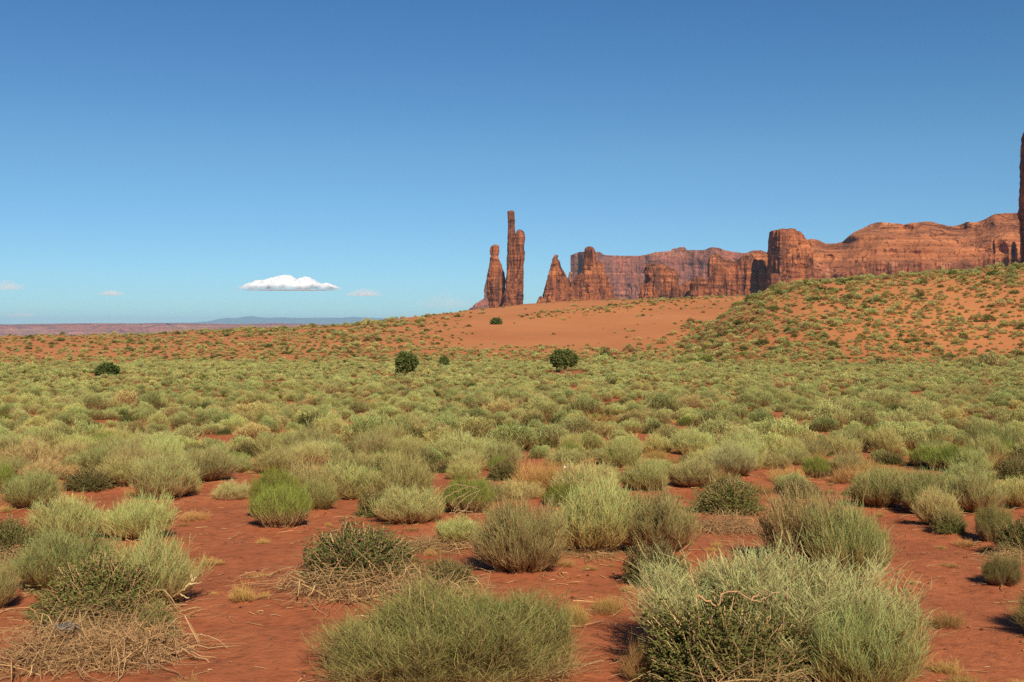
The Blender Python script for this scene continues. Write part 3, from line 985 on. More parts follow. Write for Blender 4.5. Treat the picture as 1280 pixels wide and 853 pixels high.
rock('rock_butte', [
    loft([(318.8, 693.6, 696.6), (320.5, 692, 697.6), (322.6, 691.6, 696.8), (324, 690.4, 697), (327, 690, 699.2), (331, 688.6, 700.2), (335, 688, 701.5), (340, 686.6, 704.5), (350, 684, 709.5), (360, 681, 713.5), (370, 678.6, 717), (374, 677, 718), (380, 676, 719.5)], SD, 0.8, 2.4, 6, 1.0, 0.05, -12),
    loft([(371, 674, 678), (374, 672.5, 682), (380, 671, 690)], SD - 8, 1.0, 2.4, 36, 1.0, 0.06, -12),
], M_ROCK, 'pointed cone shaped red butte with a small ball of rock on its tip', 'butte')
rock('rock_butte', [
    loft([(309, 733.5, 740), (310.5, 731.2, 742.6), (314, 730.4, 743.6), (325, 730, 744.4), (334, 729, 746), (345, 728, 750), (378, 726, 752)], SD, 0.9, 3.2, 7, 1.0, 0.04, -12),
    loft([(327, 748, 751), (330, 744, 753), (337, 741, 755.5), (345, 740, 757.2), (355, 739, 760.5), (362, 738, 763), (379, 736, 765)], SD + 3, 0.8, 2.8, 8, 1.0, 0.06, -12),
    loft([(341, 727, 737), (345, 722, 741), (350, 717, 744), (353, 713, 745), (362, 711, 747), (379, 709, 749)], SD + 2, 0.8, 3.2, 9, 1.0, 0.06, -12),
    loft([(354, 760, 763), (358, 757.5, 765.5), (366, 756, 766), (372, 755, 769), (379, 753, 772)], SD - 4, 0.9, 2.7, 10, 1.0, 0.08, -12),
    loft([(356, 716, 726), (362, 714, 730), (379, 712, 734)], SD - 6, 0.7, 2.7, 37, 1.0, 0.07, -12),
], M_ROCK, 'broad red butte with a blunt tower rising from it, in front of the mauve mesa', 'butte')
rock('rock_butte', [
    loft([(330.3, 812, 820), (331.6, 808.5, 828), (335, 807.2, 835), (339, 807, 841), (342, 807, 844.5), (347, 806.8, 844.8), (356, 805.6, 845.6), (362, 804, 847), (379, 801, 849)], SD + 20, 0.9, 3.3, 11, 1.0, 0.05, -12),
    loft([(354, 803, 806), (358, 800.6, 810), (380, 799, 815)], SD + 12, 0.8, 3, 12, 1.0, 0.07, -12),
], M_ROCK, 'squat blocky red butte with a sloping top and a dark crack down its face', 'butte')
rock('rock_outcrop', [
    loft([(358, 841, 847), (360, 839, 850), (366, 838, 852), (380, 836, 854)], 1448, 1.0, 2.3, 13, 1.0, 0.08, -12),
    loft([(352, 857, 864), (355, 853, 868), (362, 849, 872), (380, 846, 876)], 1462, 0.9, 2.4, 14, 1.0, 0.08, -12),
    loft([(357.5, 849, 854), (361, 846, 858), (380, 844, 862)], 1455, 0.9, 2.4, 15, 1.0, 0.08, -12),
], M_ROCK, 'cluster of low rounded red knobs at the foot of the squat butte', 'rock knob')
rock('rock_outcrop', [
    loft([(345.6, 870.5, 874.5), (348, 867, 878), (352, 865, 883), (358, 864, 886), (380, 860, 889)], 1428, 0.9, 2.6, 16, 1.0, 0.09, -12),
], M_ROCK, 'pointed red knob against the foot of the cliff wall', 'rock knob')

# mauve mesa behind
wall('mesa', [(713, 319), (716, 318), (724, 315.2), (734, 315), (745, 315.5), (749, 315), (755, 319), (775, 320), (800, 320.2), (811, 318), (818, 315.6), (830, 314.8), (838, 314.3), (840, 311.4), (846, 311.2), (849, 309.6), (856, 309.4), (858, 313), (880, 313), (884, 311), (890, 309.4), (899, 310), (904, 313), (915, 315), (930, 317), (960, 318), (1010, 318)],
     lambda u: 3400 + np.interp(u, [713, 722, 730, 760, 860, 885, 1010], [60, 60, 0, 0, 40, 0, 60]), -60, 500,
     [(0, -130), (0.16, -60), (0.22, 0), (0.9, 14), (0.96, 26), (1, 34)], M_MESA,
     'long flat topped mauve mesa far behind the red buttes', 'mesa', 2.4, (20, 9, 3), (160, 45, 13), [(725, 330, 2.2, 12, 45)], 1, 12.0, round_ends=18, joint=3.5)
rock('mesa_outlier', [loft([(340.5, 711.5, 715), (344, 710.6, 716), (372, 709, 717)], 3380, 1.0, 3, 17, 2, 0.05, -60)],
     M_MESA, 'small mauve stub of rock standing off the near end of the mesa', 'rock stub')
# cliff wall left of the big prow
wall('cliff_wall', [(884, 331), (887, 321), (892, 317.6), (897, 318), (903, 323), (908, 326), (913, 324.5), (917, 328), (921, 326), (926, 321.5), (933, 316.5), (941, 314), (950, 313.4), (958, 315.5), (966, 318), (975, 320)],
     lambda u: 1440 + np.interp(u, [884, 905, 925, 955], [0, 8, 2, 0]), -12, 30,
     [(0, -3), (0.72, 2), (0.86, 7), (0.95, 16), (1, 28)], M_ROCK, 'red cliff wall with layered ledges, ending in a black shadow beside the tall prow', 'cliff', 1.0, (4.5, 3.2, 0.9), (26, 10, 4), [], 2, 5.0, round_ends=4, joint=1.7)
# big prow
rock('rock_prow', [
    loft([(289, 964, 975), (290, 963, 977), (300, 962, 978), (330, 961.2, 978), (376, 960.6, 980)], 1400, 1.6, 9.0, 18, 1.0, 0.03, -12, 1.0),
    loft([(287.8, 971, 985), (289, 969, 987), (296, 968, 988), (376, 966, 990)], 1388, 1.3, 8.0, 38, 1.0, 0.06, -12, 1.0),
    loft([(286.6, 983, 991), (287.6, 981.5, 993), (300, 981, 995), (330, 980, 998), (376, 979, 1000)], 1385, 1.3, 8.0, 19, 1.0, 0.06, -12, 1.0),
    loft([(290, 990, 999), (294, 989, 1002), (302, 988, 1007), (310, 987, 1009), (345, 986, 1010), (376, 985, 1012)], 1396, 1.1, 6.0, 39, 1.0, 0.06, -12, 1.0),
    loft([(302, 1000, 1008), (306, 998, 1012), (318, 997, 1014), (376, 996, 1017)], 1404, 1.0, 5.0, 40, 1.0, 0.06, -12, 1.0),
    loft([(342.6, 964, 972), (345, 961.5, 975), (352, 960.6, 977), (376, 960, 979)], 1372, 0.8, 2.6, 20, 1.0, 0.06, -12),
], M_ROCK, 'tall square shouldered red prow of rock where the long cliff begins', 'butte')
# slickrock cliff to the right
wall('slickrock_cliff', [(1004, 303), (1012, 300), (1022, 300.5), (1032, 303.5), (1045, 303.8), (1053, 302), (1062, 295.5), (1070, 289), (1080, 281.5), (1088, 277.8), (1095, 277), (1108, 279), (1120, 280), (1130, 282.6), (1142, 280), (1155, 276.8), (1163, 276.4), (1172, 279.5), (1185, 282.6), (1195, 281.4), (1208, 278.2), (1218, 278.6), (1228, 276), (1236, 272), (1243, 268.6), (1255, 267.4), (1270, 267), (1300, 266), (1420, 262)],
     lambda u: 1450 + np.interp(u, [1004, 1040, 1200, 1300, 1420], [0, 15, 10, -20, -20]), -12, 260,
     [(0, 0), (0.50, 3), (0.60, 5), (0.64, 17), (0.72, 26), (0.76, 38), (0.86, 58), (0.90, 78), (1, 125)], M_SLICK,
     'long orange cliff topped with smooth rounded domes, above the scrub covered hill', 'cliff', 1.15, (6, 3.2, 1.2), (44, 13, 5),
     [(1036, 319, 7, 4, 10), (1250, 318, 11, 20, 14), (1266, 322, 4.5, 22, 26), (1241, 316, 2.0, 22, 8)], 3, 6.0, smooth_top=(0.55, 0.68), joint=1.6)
# dark tower at the frame edge (seen only as its shaded flank)
def behind(rows, dist, dd):
    return [(y, 640 + (a - 640) * (dist + dd) / dist, 640 + (b - 640) * (dist + dd) / dist) for y, a, b in rows]


rock('rock_tower', [loft(behind([(140, 1290, 1330), (152, 1279, 1345), (160, 1275, 1347), (166, 1273.4, 1350), (190, 1272, 1355), (258, 1270.6, 1360), (263, 1269.4, 1362), (272, 1271.4, 1364), (330, 1273, 1370), (360, 1273, 1372)], 700, 27), 700, 0.0, 14.0, 21, 0.7, 0.010, -12, min_d=30)],
     M_ROCK, 'dark shaded edge of a huge rock tower cut off by the photo edge', 'rock tower')

# distant plateau and mountains
wall('plateau', [(-420, 406), (0, 406.5), (14, 407), (30, 406), (60, 405.5), (90, 404.6), (125, 404.4), (170, 404.8), (195, 404.3), (240, 404.6), (300, 406), (345, 404.4), (400, 406.2), (520, 408), (640, 411)],
     lambda u: 9500 + 400 * np.sin(u / 40.0) + np.interp(u, [0, 200], [0, 600]), -190, 9000,
     [(0, -700), (0.62, -240), (0.70, -50), (0.86, 0), (0.9, 100), (1, 260)], M_FAR,
     'low pink banded plateau running along the far horizon', 'plateau', 14, (300, 120, 20), (1500, 420, 90), [], 5, 22.0)
wall('mountains', [(180, 404), (240, 403.5), (262, 401.6), (275, 398.6), (283, 397.6), (295, 397.8), (305, 396.2), (315, 395.4), (325, 396.8), (338, 397.6), (350, 396.8), (375, 397.8), (400, 397.2), (425, 397.4), (442, 396.2), (455, 397.2), (470, 397.4), (490, 398.6), (520, 399.5), (560, 402)],
     lambda u: 38500 + 0 * u, -200, 2000, [(0, -1500), (1, 0)], M_MOUNT, '', '', 40, (500, 200, 30), (3000, 900, 300), [], 6, 60.0, kind='structure')

# ---------------------------------------------------------------- near plants
for kind, gx, gy, wd, ht, lab in near_list:
    sq = {'dark': 1.0, 'tangle': 0.9, 'straw': 1.0}.get(kind, 1.0)
    make_thing(kind, gx, gy, wd * 1.14, ht * sq * 0.96, lab)

# ---------------------------------------------------------------- scattered scrub
sc_rng = np.random.default_rng(99)


def scatter(cell, r0, r1, amax=31.0):
    n = int(r1 / cell) + 2
    gx, gy = np.meshgrid(np.arange(-n, n + 1), np.arange(0, n + 1))
    x = (gx + 0.5 * (gy % 2)) * cell + sc_rng.uniform(-0.42, 0.42, gx.shape) * cell
    y = gy * cell + sc_rng.uniform(-0.42, 0.42, gx.shape) * cell
    r = np.hypot(x, y)
    a = np.degrees(np.arctan2(x, y))
    k = (r >= r0) & (r < r1) & (np.abs(a) < amax)
    return x[k], y[k]


def uv(x, y):
    return 640 + F * x / y


pts = []   # x, y, width, height, kind index  (0 sage 1 dark 2 green 3 straw), zone
# plain
x, y = scatter(0.63, 11.0, 184)
r = np.hypot(x, y)
u = uv(x, y)
dens = fbm(x / 3.5, y / 3.5, 9.0, 3)
keep = sc_rng.random(len(x)) < np.clip(np.interp(r, [11, 28, 45, 182], [0.72, 0.74, 0.86, 0.9]) + dens * 0.35 - 0.75 * sstep(128, 168, r + 10 * fbm(x / 9, y / 9, 1, 2)), 0, 1)
keep &= (dens > np.interp(r, [11, 20, 30, 60, 182], [-0.26, -0.34, -0.38, -0.44, -0.46]))
zg = H(x, y, False)
v = HY - (zg - EYE) / y * F
# the hand placed zone stays as placed
keep &= ~((v > 632))
for kind, gx, gy, wd, ht, lab in near_list:
    keep &= (x - gx) ** 2 + (y - gy) ** 2 > (0.45 * wd + 0.12) ** 2
x, y, r = x[keep], y[keep], r[keep]
q = sc_rng.random(len(x)) + 0.45 * fbm(x / 7.0, y / 7.0, 2.0, 2)
kd = np.where(q < 0.66, 0, np.where(q < 0.88, 1, np.where(q < 0.95, 2, 3)))
wd = sc_rng.uniform(0.55, 1.12, len(x)) * np.where(kd == 0, 1.0, np.where(kd == 2, 0.68, 0.82)) * (1 + 0.35 * fbm(x / 4, y / 4, 7, 2)) * np.interp(r, [12, 24, 40, 60, 180], [0.80, 0.74, 0.66, 0.60, 0.72]) * np.where(sc_rng.random(len(x)) < 0.12, 1.45, 1)
ht = wd * sc_rng.uniform(0.38, 0.66, len(x)) * np.where(kd == 3, 0.6, 1) * np.where(kd == 1, 0.9, 1)
pts.append((x, y, wd, ht, kd, np.zeros(len(x), int)))
# right hill
x, y = scatter(1.08, 135, 262)
r = np.hypot(x, y); u = uv(x, y)
lim = np.interp(r, [135, 150, 200, 240], [600, 720, 800, 850])
dn = fbm(x / 14, y / 10, 4.0, 3)
top = sstep(205, 235, r)
keep = (u > lim) & (u < 1420) & (sc_rng.random(len(x)) < np.clip(0.62 + 0.65 * dn + 0.30 * top + 0.1 * sstep(1100, 1250, u), 0.12, 0.92) * np.clip(0.12 + (u - lim + 50 * fbm(x / 9, y / 9, 3, 3)) / 150, 0, 1))
x, y, r = x[keep], y[keep], r[keep]
q = sc_rng.random(len(x)) + 0.3 * fbm(x / 15, y / 15, 1, 2)
kd = np.where(q < 0.70, 0, np.where(q < 0.90, 1, np.where(q < 0.97, 2, 3)))
wd = np.exp(sc_rng.normal(-0.20, 0.42, len(x)))
ht = wd * sc_rng.uniform(0.4, 0.62, len(x))
pts.append((x, y, wd, ht, kd, np.ones(len(x), int)))
# dune slopes and left rise
x, y = scatter(1.35, 146, 420)
r = np.hypot(x, y); u = uv(x, y)
edge = np.interp(u, [-100, 0, 200, 300, 440, 520, 600, 700, 900, 1000], [0.5, 0.45, 0.60, 0.85, 0.85, 0.45, 0.03, 0.01, 0.05, 0.1])
Rc = np.interp(u, CX, CR)
low = 1 - sstep(158, 196, r + 12 * fbm(x / 20, y / 20, 0, 2))
r0 = np.interp(u, [560, 690, 780, 900], [250, 275, 310, 370])
rid = np.exp(-((r - r0 + 3) / 10.0) ** 2) * sstep(640, 700, u) * (1 - sstep(880, 930, u)) * 0.75
crest = np.exp(-((r - Rc) / 14.0) ** 2) * sstep(740, 790, u) * 0.8
sideB = sstep(740, 820, u) * 0.13
p = np.maximum.reduce([low * np.clip(0.62 + 0.7 * fbm(x / 11, y / 5, 2, 2), 0.15, 0.95), edge * np.clip(0.75 + 1.0 * fbm(x / 18, y / 18, 6, 3), 0, 1), rid, crest, sideB * np.clip(0.5 + fbm(x / 12, y / 12, 8, 2), 0, 1)])
keep = (r < Rc + 4) & (sc_rng.random(len(x)) < p * 0.85) & ~((u > np.interp(r, [135, 150, 200, 240], [700, 800, 868, 885])) & (r < 262))
x, y, r, u = x[keep], y[keep], r[keep], u[keep]
q = sc_rng.random(len(x)) + 0.3 * fbm(x / 15, y / 15, 1, 2)
kd = np.where(q < 0.62, 0, np.where(q < 0.9, 1, np.where(q < 0.95, 2, 3)))
wd = np.exp(sc_rng.normal(0.05, 0.38, len(x))) * np.interp(u, [300, 480, 560], [0.72, 0.85, 0.72]) * np.interp(r, [150, 200], [0.85, 1.0])
ht = wd * sc_rng.uniform(0.35, 0.6, len(x))
pts.append((x, y, wd, ht, kd, np.full(len(x), 2)))
X, Y, WD, HT, KD, ZN = (np.concatenate(q) for q in zip(*pts))
for tx, ty, tr in ((508.5, 470.5, 2.2), (705, 466, 2.6), (555.5, 458, 1.0), (134, 471, 2.0)):
    gx, gy = ground_at(tx, ty)
    far_ = ((X - gx) / tr) ** 2 + np.where(Y < gy, (Y - gy) / (tr * 4.5), (Y - gy) / tr) ** 2 > 1
    X, Y, WD, HT, KD, ZN = (q[far_] for q in (X, Y, WD, HT, KD, ZN))
ZG = H(X, Y) - 0.05
size_px = np.sqrt(WD * HT) / Y * F
ang = np.abs(np.degrees(np.arctan2(X, Y)))
size_px = np.where(ang > 25.6, 0, size_px)
KN = ['sage', 'dark', 'green', 'straw']
QUOTA = [215, 215, 120, 60]
GROUPS = {
    ('sage', 0): ('pale grey green rounded rabbitbrush in the dense scrub of the flat', 'rabbitbrush massed on the scrub flat'),
    ('dark', 0): ('darker olive leafy bush among the pale shrubs of the flat', 'dark bushes on the scrub flat'),
    ('green', 0): ('fresh green broom shrub among the pale shrubs of the flat', 'green shrubs on the scrub flat'),
    ('straw', 0): ('dry straw coloured clump between shrubs of the flat', 'dry clumps on the scrub flat'),
    ('sage', 1): ('small pale shrub dotting the orange hillside under the long cliff', 'pale shrubs on the hill'),
    ('dark', 1): ('small dark bush dotting the orange hillside under the long cliff', 'dark bushes on the hill'),
    ('green', 1): ('small fresh green shrub on the orange hillside under the long cliff', 'green shrubs on the hill'),
    ('straw', 1): ('small straw clump on the orange hillside under the long cliff', 'straw clumps on the hill'),
    ('sage', 2): ('small pale shrub on the bare orange dune slope', 'pale shrubs on the dune'),
    ('dark', 2): ('small dark bush on the bare orange dune slope', 'dark bushes on the dune'),
    ('green', 2): ('small fresh green shrub on the bare orange dune slope', 'green shrubs on the dune'),
    ('straw', 2): ('small straw clump on the bare orange dune slope', 'straw clumps on the dune'),
}
is_obj = np.zeros(len(X), bool)
for k in range(4):
    i = np.where(KD == k)[0]
    i = i[np.argsort(-size_px[i])][:QUOTA[k]]
    is_obj[i] = True
for i in np.where(is_obj)[0]:
    kn = KN[KD[i]]
    lab, grp = GROUPS[(kn, int(ZN[i]))]
    if Y[i] < 21:
        hi = rnd.choice(HI[kn] + (HI['open'] if kn == 'sage' else []))
        if len(hi) == 1:
            o = bpy.data.objects.new(NAMES[kn][0], hi[0][1])
            COL.objects.link(o)
        else:
            o = empty(NAMES[kn][0], (0, 0, 0))
            for pn, me in hi:
                c_ = bpy.data.objects.new(pn, me)
                COL.objects.link(c_)
                c_.parent = o
    else:
        me = rnd.choice(MID[kn]) if Y[i] < 70 else rnd.choice(LOW[kn])
        o = bpy.data.objects.new(NAMES[kn][0], me)
        COL.objects.link(o)
    o.location = (X[i], Y[i], ZG[i])
    o.rotation_euler = (0, 0, rnd.uniform(0, 6.28))
    o.scale = (WD[i], WD[i] * rnd.uniform(0.85, 1.15), HT[i])
    tag(o, lab, NAMES[kn][1], grp)

# the rest: one mass of ground cover, instanced on points
lib = bpy.data.collections.new('scrub_library')
lib_names = []
for kn in KN:
    for lod, src in (('a_mid', MID), ('b_low', LOW)):
        for j, me in enumerate(src[kn]):
            o = bpy.data.objects.new('plant', me)
            o.name = f'{kn}_{lod}_{j:02d}'
            lib.objects.link(o)
            lib_names.append(o.name)
order = sorted(lib_names)
first = {(kn, lod): [order.index(nm) for nm in order if nm.startswith(kn + '_' + lod)] for kn in KN for lod in ('a_mid', 'b_low')}
rest = np.where(~is_obj)[0]
pi = np.array([rnd.choice(first[(KN[KD[i]], 'a_mid' if Y[i] < 60 else 'b_low')]) for i in rest])


def instancer(name, xyz, idx, scl, coll, kind='stuff'):
    me = bpy.data.meshes.new(name)
    me.vertices.add(len(xyz))
    me.vertices.foreach_set('co', np.asarray(xyz, np.float32).ravel())
    a = me.attributes.new('pick', 'INT', 'POINT'); a.data.foreach_set('value', np.asarray(idx, np.int32))
    a = me.attributes.new('scl', 'FLOAT_VECTOR', 'POINT'); a.data.foreach_set('vector', np.asarray(scl, np.float32).ravel())
    a = me.attributes.new('rot', 'FLOAT_VECTOR', 'POINT')
    rt = np.zeros((len(xyz), 3), np.float32); rt[:, 2] = sc_rng.uniform(0, 6.28, len(xyz))
    a.data.foreach_set('vector', rt.ravel())
    o = bpy.data.objects.new(name, me)
    COL.objects.link(o)
    ng = bpy.data.node_groups.new(name, 'GeometryNodeTree')
    ng.interface.new_socket('Geometry', in_out='INPUT', socket_type='NodeSocketGeometry')
    ng.interface.new_socket('Geometry', in_out='OUTPUT', socket_type='NodeSocketGeometry')
    gi = ng.nodes.new('NodeGroupInput'); go = ng.nodes.new('NodeGroupOutput')
    ip = ng.nodes.new('GeometryNodeInstanceOnPoints')
    ci = ng.nodes.new('GeometryNodeCollectionInfo')
    ci.inputs['Collection'].default_value = coll
    ci.inputs['Separate Children'].default_value = True
    ci.inputs['Reset Children'].default_value = True
    ip.inputs['Pick Instance'].default_value = True

    def named(nm, tp):
        x = ng.nodes.new('GeometryNodeInputNamedAttribute')
        x.data_type = tp
        x.inputs['Name'].default_value = nm
        return x.outputs['Attribute']
    L = ng.links
    L.new(gi.outputs[0], ip.inputs['Points'])
    L.new(ci.outputs[0], ip.inputs['Instance'])
    L.new(named('pick', 'INT'), ip.inputs['Instance Index'])
    e = ng.nodes.new('FunctionNodeEulerToRotation')
    L.new(named('rot', 'FLOAT_VECTOR'), e.inputs[0])
    L.new(e.outputs[0], ip.inputs['Rotation'])
    L.new(named('scl', 'FLOAT_VECTOR'), ip.inputs['Scale'])
    L.new(ip.outputs[0], go.inputs[0])
    md = o.modifiers.new('scatter', 'NODES')
    md.node_group = ng
    tag(o, kind=kind)
    return o


o = instancer('scrub_cover', np.stack([X[rest], Y[rest], ZG[rest]], 1), pi, np.stack([WD[rest], WD[rest], HT[rest]], 1), lib)
tag(o, 'dense cover of small pale and dark scrub over flat, dune and hill', 'scrub')
print('scrub objects', int(is_obj.sum()), 'rest', len(rest))

# ---------------------------------------------------------------- junipers and round bushes far off
def crown(seed, n, leaf, lump, flat=0.5):
    g = np.random.default_rng(seed)
    d = unit(g.normal(size=(n, 3)))
    L = (1 + lump * fbm(d[:, 0] * 2 + seed, d[:, 1] * 2, d[:, 2] * 2, 3)) * (0.62 + 0.38 * g.random(n) ** 0.5)
    gaps = fbm(d[:, 0] * 4 + seed, d[:, 1] * 4, d[:, 2] * 4, 2) > -0.42
    c = (d * L[:, None] * [0.5, 0.5, 0.5])[gaps]
    m = len(c)
    dd = unit(g.normal(size=(m, 3)) + d[gaps])
    ll = leaf * g.uniform(0.6, 1.5, (m, 1))
    return tubes(np.stack([c, c + dd * ll], 1), np.stack([ll[:, 0] * 0.7, ll[:, 0] * 0.4], 1), 2, g, None, np.broadcast_to(np.array([0.4, 1.0]), (m, 2)))


def tree(px, ybase, wpx, hpx, trunk_px, label, name, lump=0.35, seed=1, lobes=None):
    gx, gy = ground_at(px, ybase)
    m = gy / F
    root = empty(name, (gx, gy, Hs(gx, gy) - 0.05))
    parts = []
    for k, (ox, oz, w_, h_) in enumerate(lobes or [(0, 0, 1, 1)]):
        v_, f_, t_, r_ = crown(seed + k, 3200, 0.085, lump)
        v_ = v_ * [wpx * m * w_, wpx * m * w_, (hpx - trunk_px) * m * h_] + [ox * wpx * m, 0, (trunk_px + (hpx - trunk_px) * (0.5 + oz)) * m]
        parts.append((v_, f_, t_, r_))
    j = join(parts)
    link_mesh('crown', j[0], j[1], M_JUN, root, {'t': j[2], 'r': j[3]})
    g = np.random.default_rng(seed)
    nb = 7
    ht = hpx * m
    E = np.stack([g.uniform(-0.35, 0.35, nb) * wpx * m, g.uniform(-0.3, 0.3, nb) * wpx * m, g.uniform(0.5, 0.85, nb) * ht], 1)
    S0 = np.stack([g.uniform(-0.1, 0.1, nb), g.uniform(-0.1, 0.1, nb), np.full(nb, -0.1)], 1)
    C = np.stack([E[:, 0] * 0.25, E[:, 1] * 0.25, E[:, 2] * 0.5], 1)
    W = ht * 0.07 * np.linspace(1.2, 0.3, 6)[None] * g.uniform(0.6, 1.2, (nb, 1))
    tv, tf, t_, r_ = tubes(bez(S0, C, E, 6), W, 6, g)
    link_mesh('trunk', tv, tf, M_BARK, root, {'t': t_, 'r': r_})
    tag(root, label, 'tree')
    return root


tree(508.5, 470.5, 27, 30, 6, 'round dark juniper with a short pale trunk, standing alone on the scrub flat', 'juniper_tree', 0.36, 3, [(-0.08, 0, 0.86, 1.0), (0.2, 0.06, 0.62, 0.72)])
tree(705, 466, 32, 29, 7, 'wide lumpy dark juniper with pale leaning trunk below the bare dune', 'juniper_tree', 0.5, 9, [(-0.12, 0, 0.74, 0.95), (0.26, -0.02, 0.5, 0.8), (0.1, 0.2, 0.42, 0.62)])
tree(555.5, 458, 11, 13, 0, 'small bright green juniper between the two larger ones', 'juniper_tree', 0.25, 15)
tree(134, 471, 28, 16, 0, 'low dome of dark juniper alone on the flat far from the others', 'juniper_tree', 0.2, 21, [(0, -0.1, 1, 1.3)])
tree(620.5, 405.5, 14, 8, 0, 'dark round bush alone high on the smooth dune below the spires', 'round_bush', 0.3, 27, [(0, -0.1, 1, 1.2)])

# ---------------------------------------------------------------- small things on the sand
def curve_sticks(name, px_paths, width, m, label, cat, lift=0.3, depth_ref=None):
    """crooked branches through pixel paths, standing at one depth in front of a bush"""
    geos = []
    g = np.random.default_rng(len(px_paths) + 3)
    for path in px_paths:
        P = np.array([pt(a, b, depth_ref + (c if len(q) > 2 else 0)) for q in path for a, b, c in [(*q, 0)[:3]]])
        k = 4 * len(P)
        s = np.linspace(0, len(P) - 1, k)
        Q = np.stack([np.interp(s, np.arange(len(P)), P[:, i]) for i in range(3)], 1)
        Q[1:-1] = (Q[:-2] + 2 * Q[1:-1] + Q[2:]) / 4
        Q += g.normal(0, 0.006, Q.shape) * min(1.0, depth_ref / 9)
        geos.append(tubes(Q[None], (width * np.linspace(1, 0.45, k))[None], 5, g))
    j = join(geos)
    o = link_mesh(name, j[0], j[1], m, None, {'t': j[2], 'r': j[3]}, True)
    tag(o, label, cat)
    return o


curve_sticks('dead_branch', [[(870, 744), (885, 752), (899, 760), (901, 744), (912, 739), (925, 741), (938, 749), (948, 752), (960, 745), (975, 740)], [(938, 749), (950, 742), (965, 737)], [(984, 748), (982, 735)]],
             0.013, M_TWIG, 'crooked pale dead branch lying over the dark leafy bush at the bottom', 'branch', depth_ref=6.2)
curve_sticks('dead_branch', [[(885, 776), (890, 790), (896, 806), (897, 825), (905, 838)], [(960, 770), (955, 785), (970, 800), (992, 826)], [(1012, 775), (1005, 795), (998, 812)], [(955, 800), (965, 812), (948, 830)], [(850, 832), (870, 843), (890, 852)]],
             0.012, M_TWIG, 'spray of thin bent twigs sticking out of the dark leafy bush at the bottom', 'branch', depth_ref=6.15)
gx0, gy0 = ground_at(580, 648)
curve_sticks('dead_branch', [[(553, 618), (556, 610), (565, 607), (580, 606), (598, 611)], [(557, 622), (568, 615), (582, 610), (600, 609)], [(566, 640), (575, 628), (588, 618), (602, 612)], [(570, 645), (583, 636), (592, 622), (600, 613)], [(563, 632), (572, 622), (590, 613)], [(580, 647), (594, 641), (602, 644)], [(562, 642), (577, 638), (590, 640), (600, 648)]],
             0.012, M_PALE, 'arched bleached sticks hanging over the yellow green shrub', 'branch', depth_ref=gy0 - 0.35)
gx0, gy0 = ground_at(478, 782)
curve_sticks('ground_stick', [[(446, 770), (462, 770), (480, 768), (481, 762), (480, 752)], [(460, 782), (478, 780), (500, 783)]],
             0.012, M_PALE, 'small upright forked stick on the sand behind the olive broom shrub', 'stick', depth_ref=gy0)
gx0, gy0 = ground_at(230, 760)
curve_sticks('dead_branch', [[(206, 752), (222, 742), (236, 731), (247, 722)], [(222, 742), (236, 748)], [(240, 728), (240, 720)], [(236, 731), (252, 728)]],
             0.016, M_PALE, 'pale dead branch poking out of the big twig heap over open sand', 'branch', depth_ref=gy0 - 0.1)
gx0, gy0 = ground_at(250, 815)
curve_sticks('ground_stick', [[(228, 802), (245, 812), (262, 824), (275, 832)], [(230, 800), (250, 793), (270, 797), (285, 810)]],
             0.009, M_TWIG, 'thin curved twig reaching from the twig heap onto bare sand', 'stick', depth_ref=gy0)

# grey weathered scrap of wood on the heap
def blob(name, px, py, wpx, hpx, depth, m, label, cat, seed=1, dpt=0.6, zl=0.35, sub=12):
    c = np.array(pt(px, py, depth))
    s = depth / F
    th = np.linspace(0, math.pi, sub)
    ph = np.linspace(0, 2 * math.pi, sub * 2, endpoint=False)
    T, Pp = np.meshgrid(th, ph, indexing='ij')
    d = np.stack([np.sin(T) * np.cos(Pp), np.sin(T) * np.sin(Pp), np.cos(T)], -1)
    k = 1 + zl * fbm(d[..., 0] * 1.7 + seed, d[..., 1] * 1.7, d[..., 2] * 1.7, 3)
    V = c + d * k[..., None] * np.array([wpx * s / 2, wpx * s / 2 * dpt, hpx * s / 2])
    a, b = T.shape
    idx = np.arange(a * b).reshape(a, b)
    nx = np.roll(idx, -1, 1)
    f = np.stack([idx[:-1], nx[:-1], nx[1:], idx[1:]], -1).reshape(-1, 4)[:, ::-1]
    o = link_mesh(name, V.reshape(-1, 3), f, m, smooth=True)
    tag(o, label, cat)
    return o


M_GREY, n_ = mat('weathered_grey_wood')
b_ = out_bsdf(n_, 0.85)
gp = N(n_, 'ShaderNodeNewGeometry').outputs['Position']
n_.links.new(ramp(n_, noise_node(n_, mapping(n_, gp, (60, 20, 60)), 1.0, 4), [(0.35, (0.075, 0.068, 0.058)), (0.65, (0.17, 0.155, 0.135))]), b_.inputs['Base Color'])
M_WHITE, n_ = mat('pale_litter')
b_ = out_bsdf(n_, 0.6)
gp = N(n_, 'ShaderNodeNewGeometry').outputs['Position']
n_.links.new(ramp(n_, noise_node(n_, gp, 30.0, 3), [(0.3, (0.68, 0.66, 0.62)), (0.7, (0.82, 0.80, 0.77))]), b_.inputs['Base Color'])
gx0, gy0 = ground_at(85, 815)
blob('driftwood', 84, 784, 26, 7, gy0 - 0.15, M_GREY, 'grey weathered scrap of wood caught in the big twig heap', 'wood scrap', 4, 0.5, 0.9)
gx0, gy0 = ground_at(706, 596)
blob('litter_scrap', 706, 584.5, 2.8, 3, gy0 - 0.15, M_WHITE, 'tiny white scrap caught in orange dry grass', 'litter', 2, 0.8, 0.4, 6)

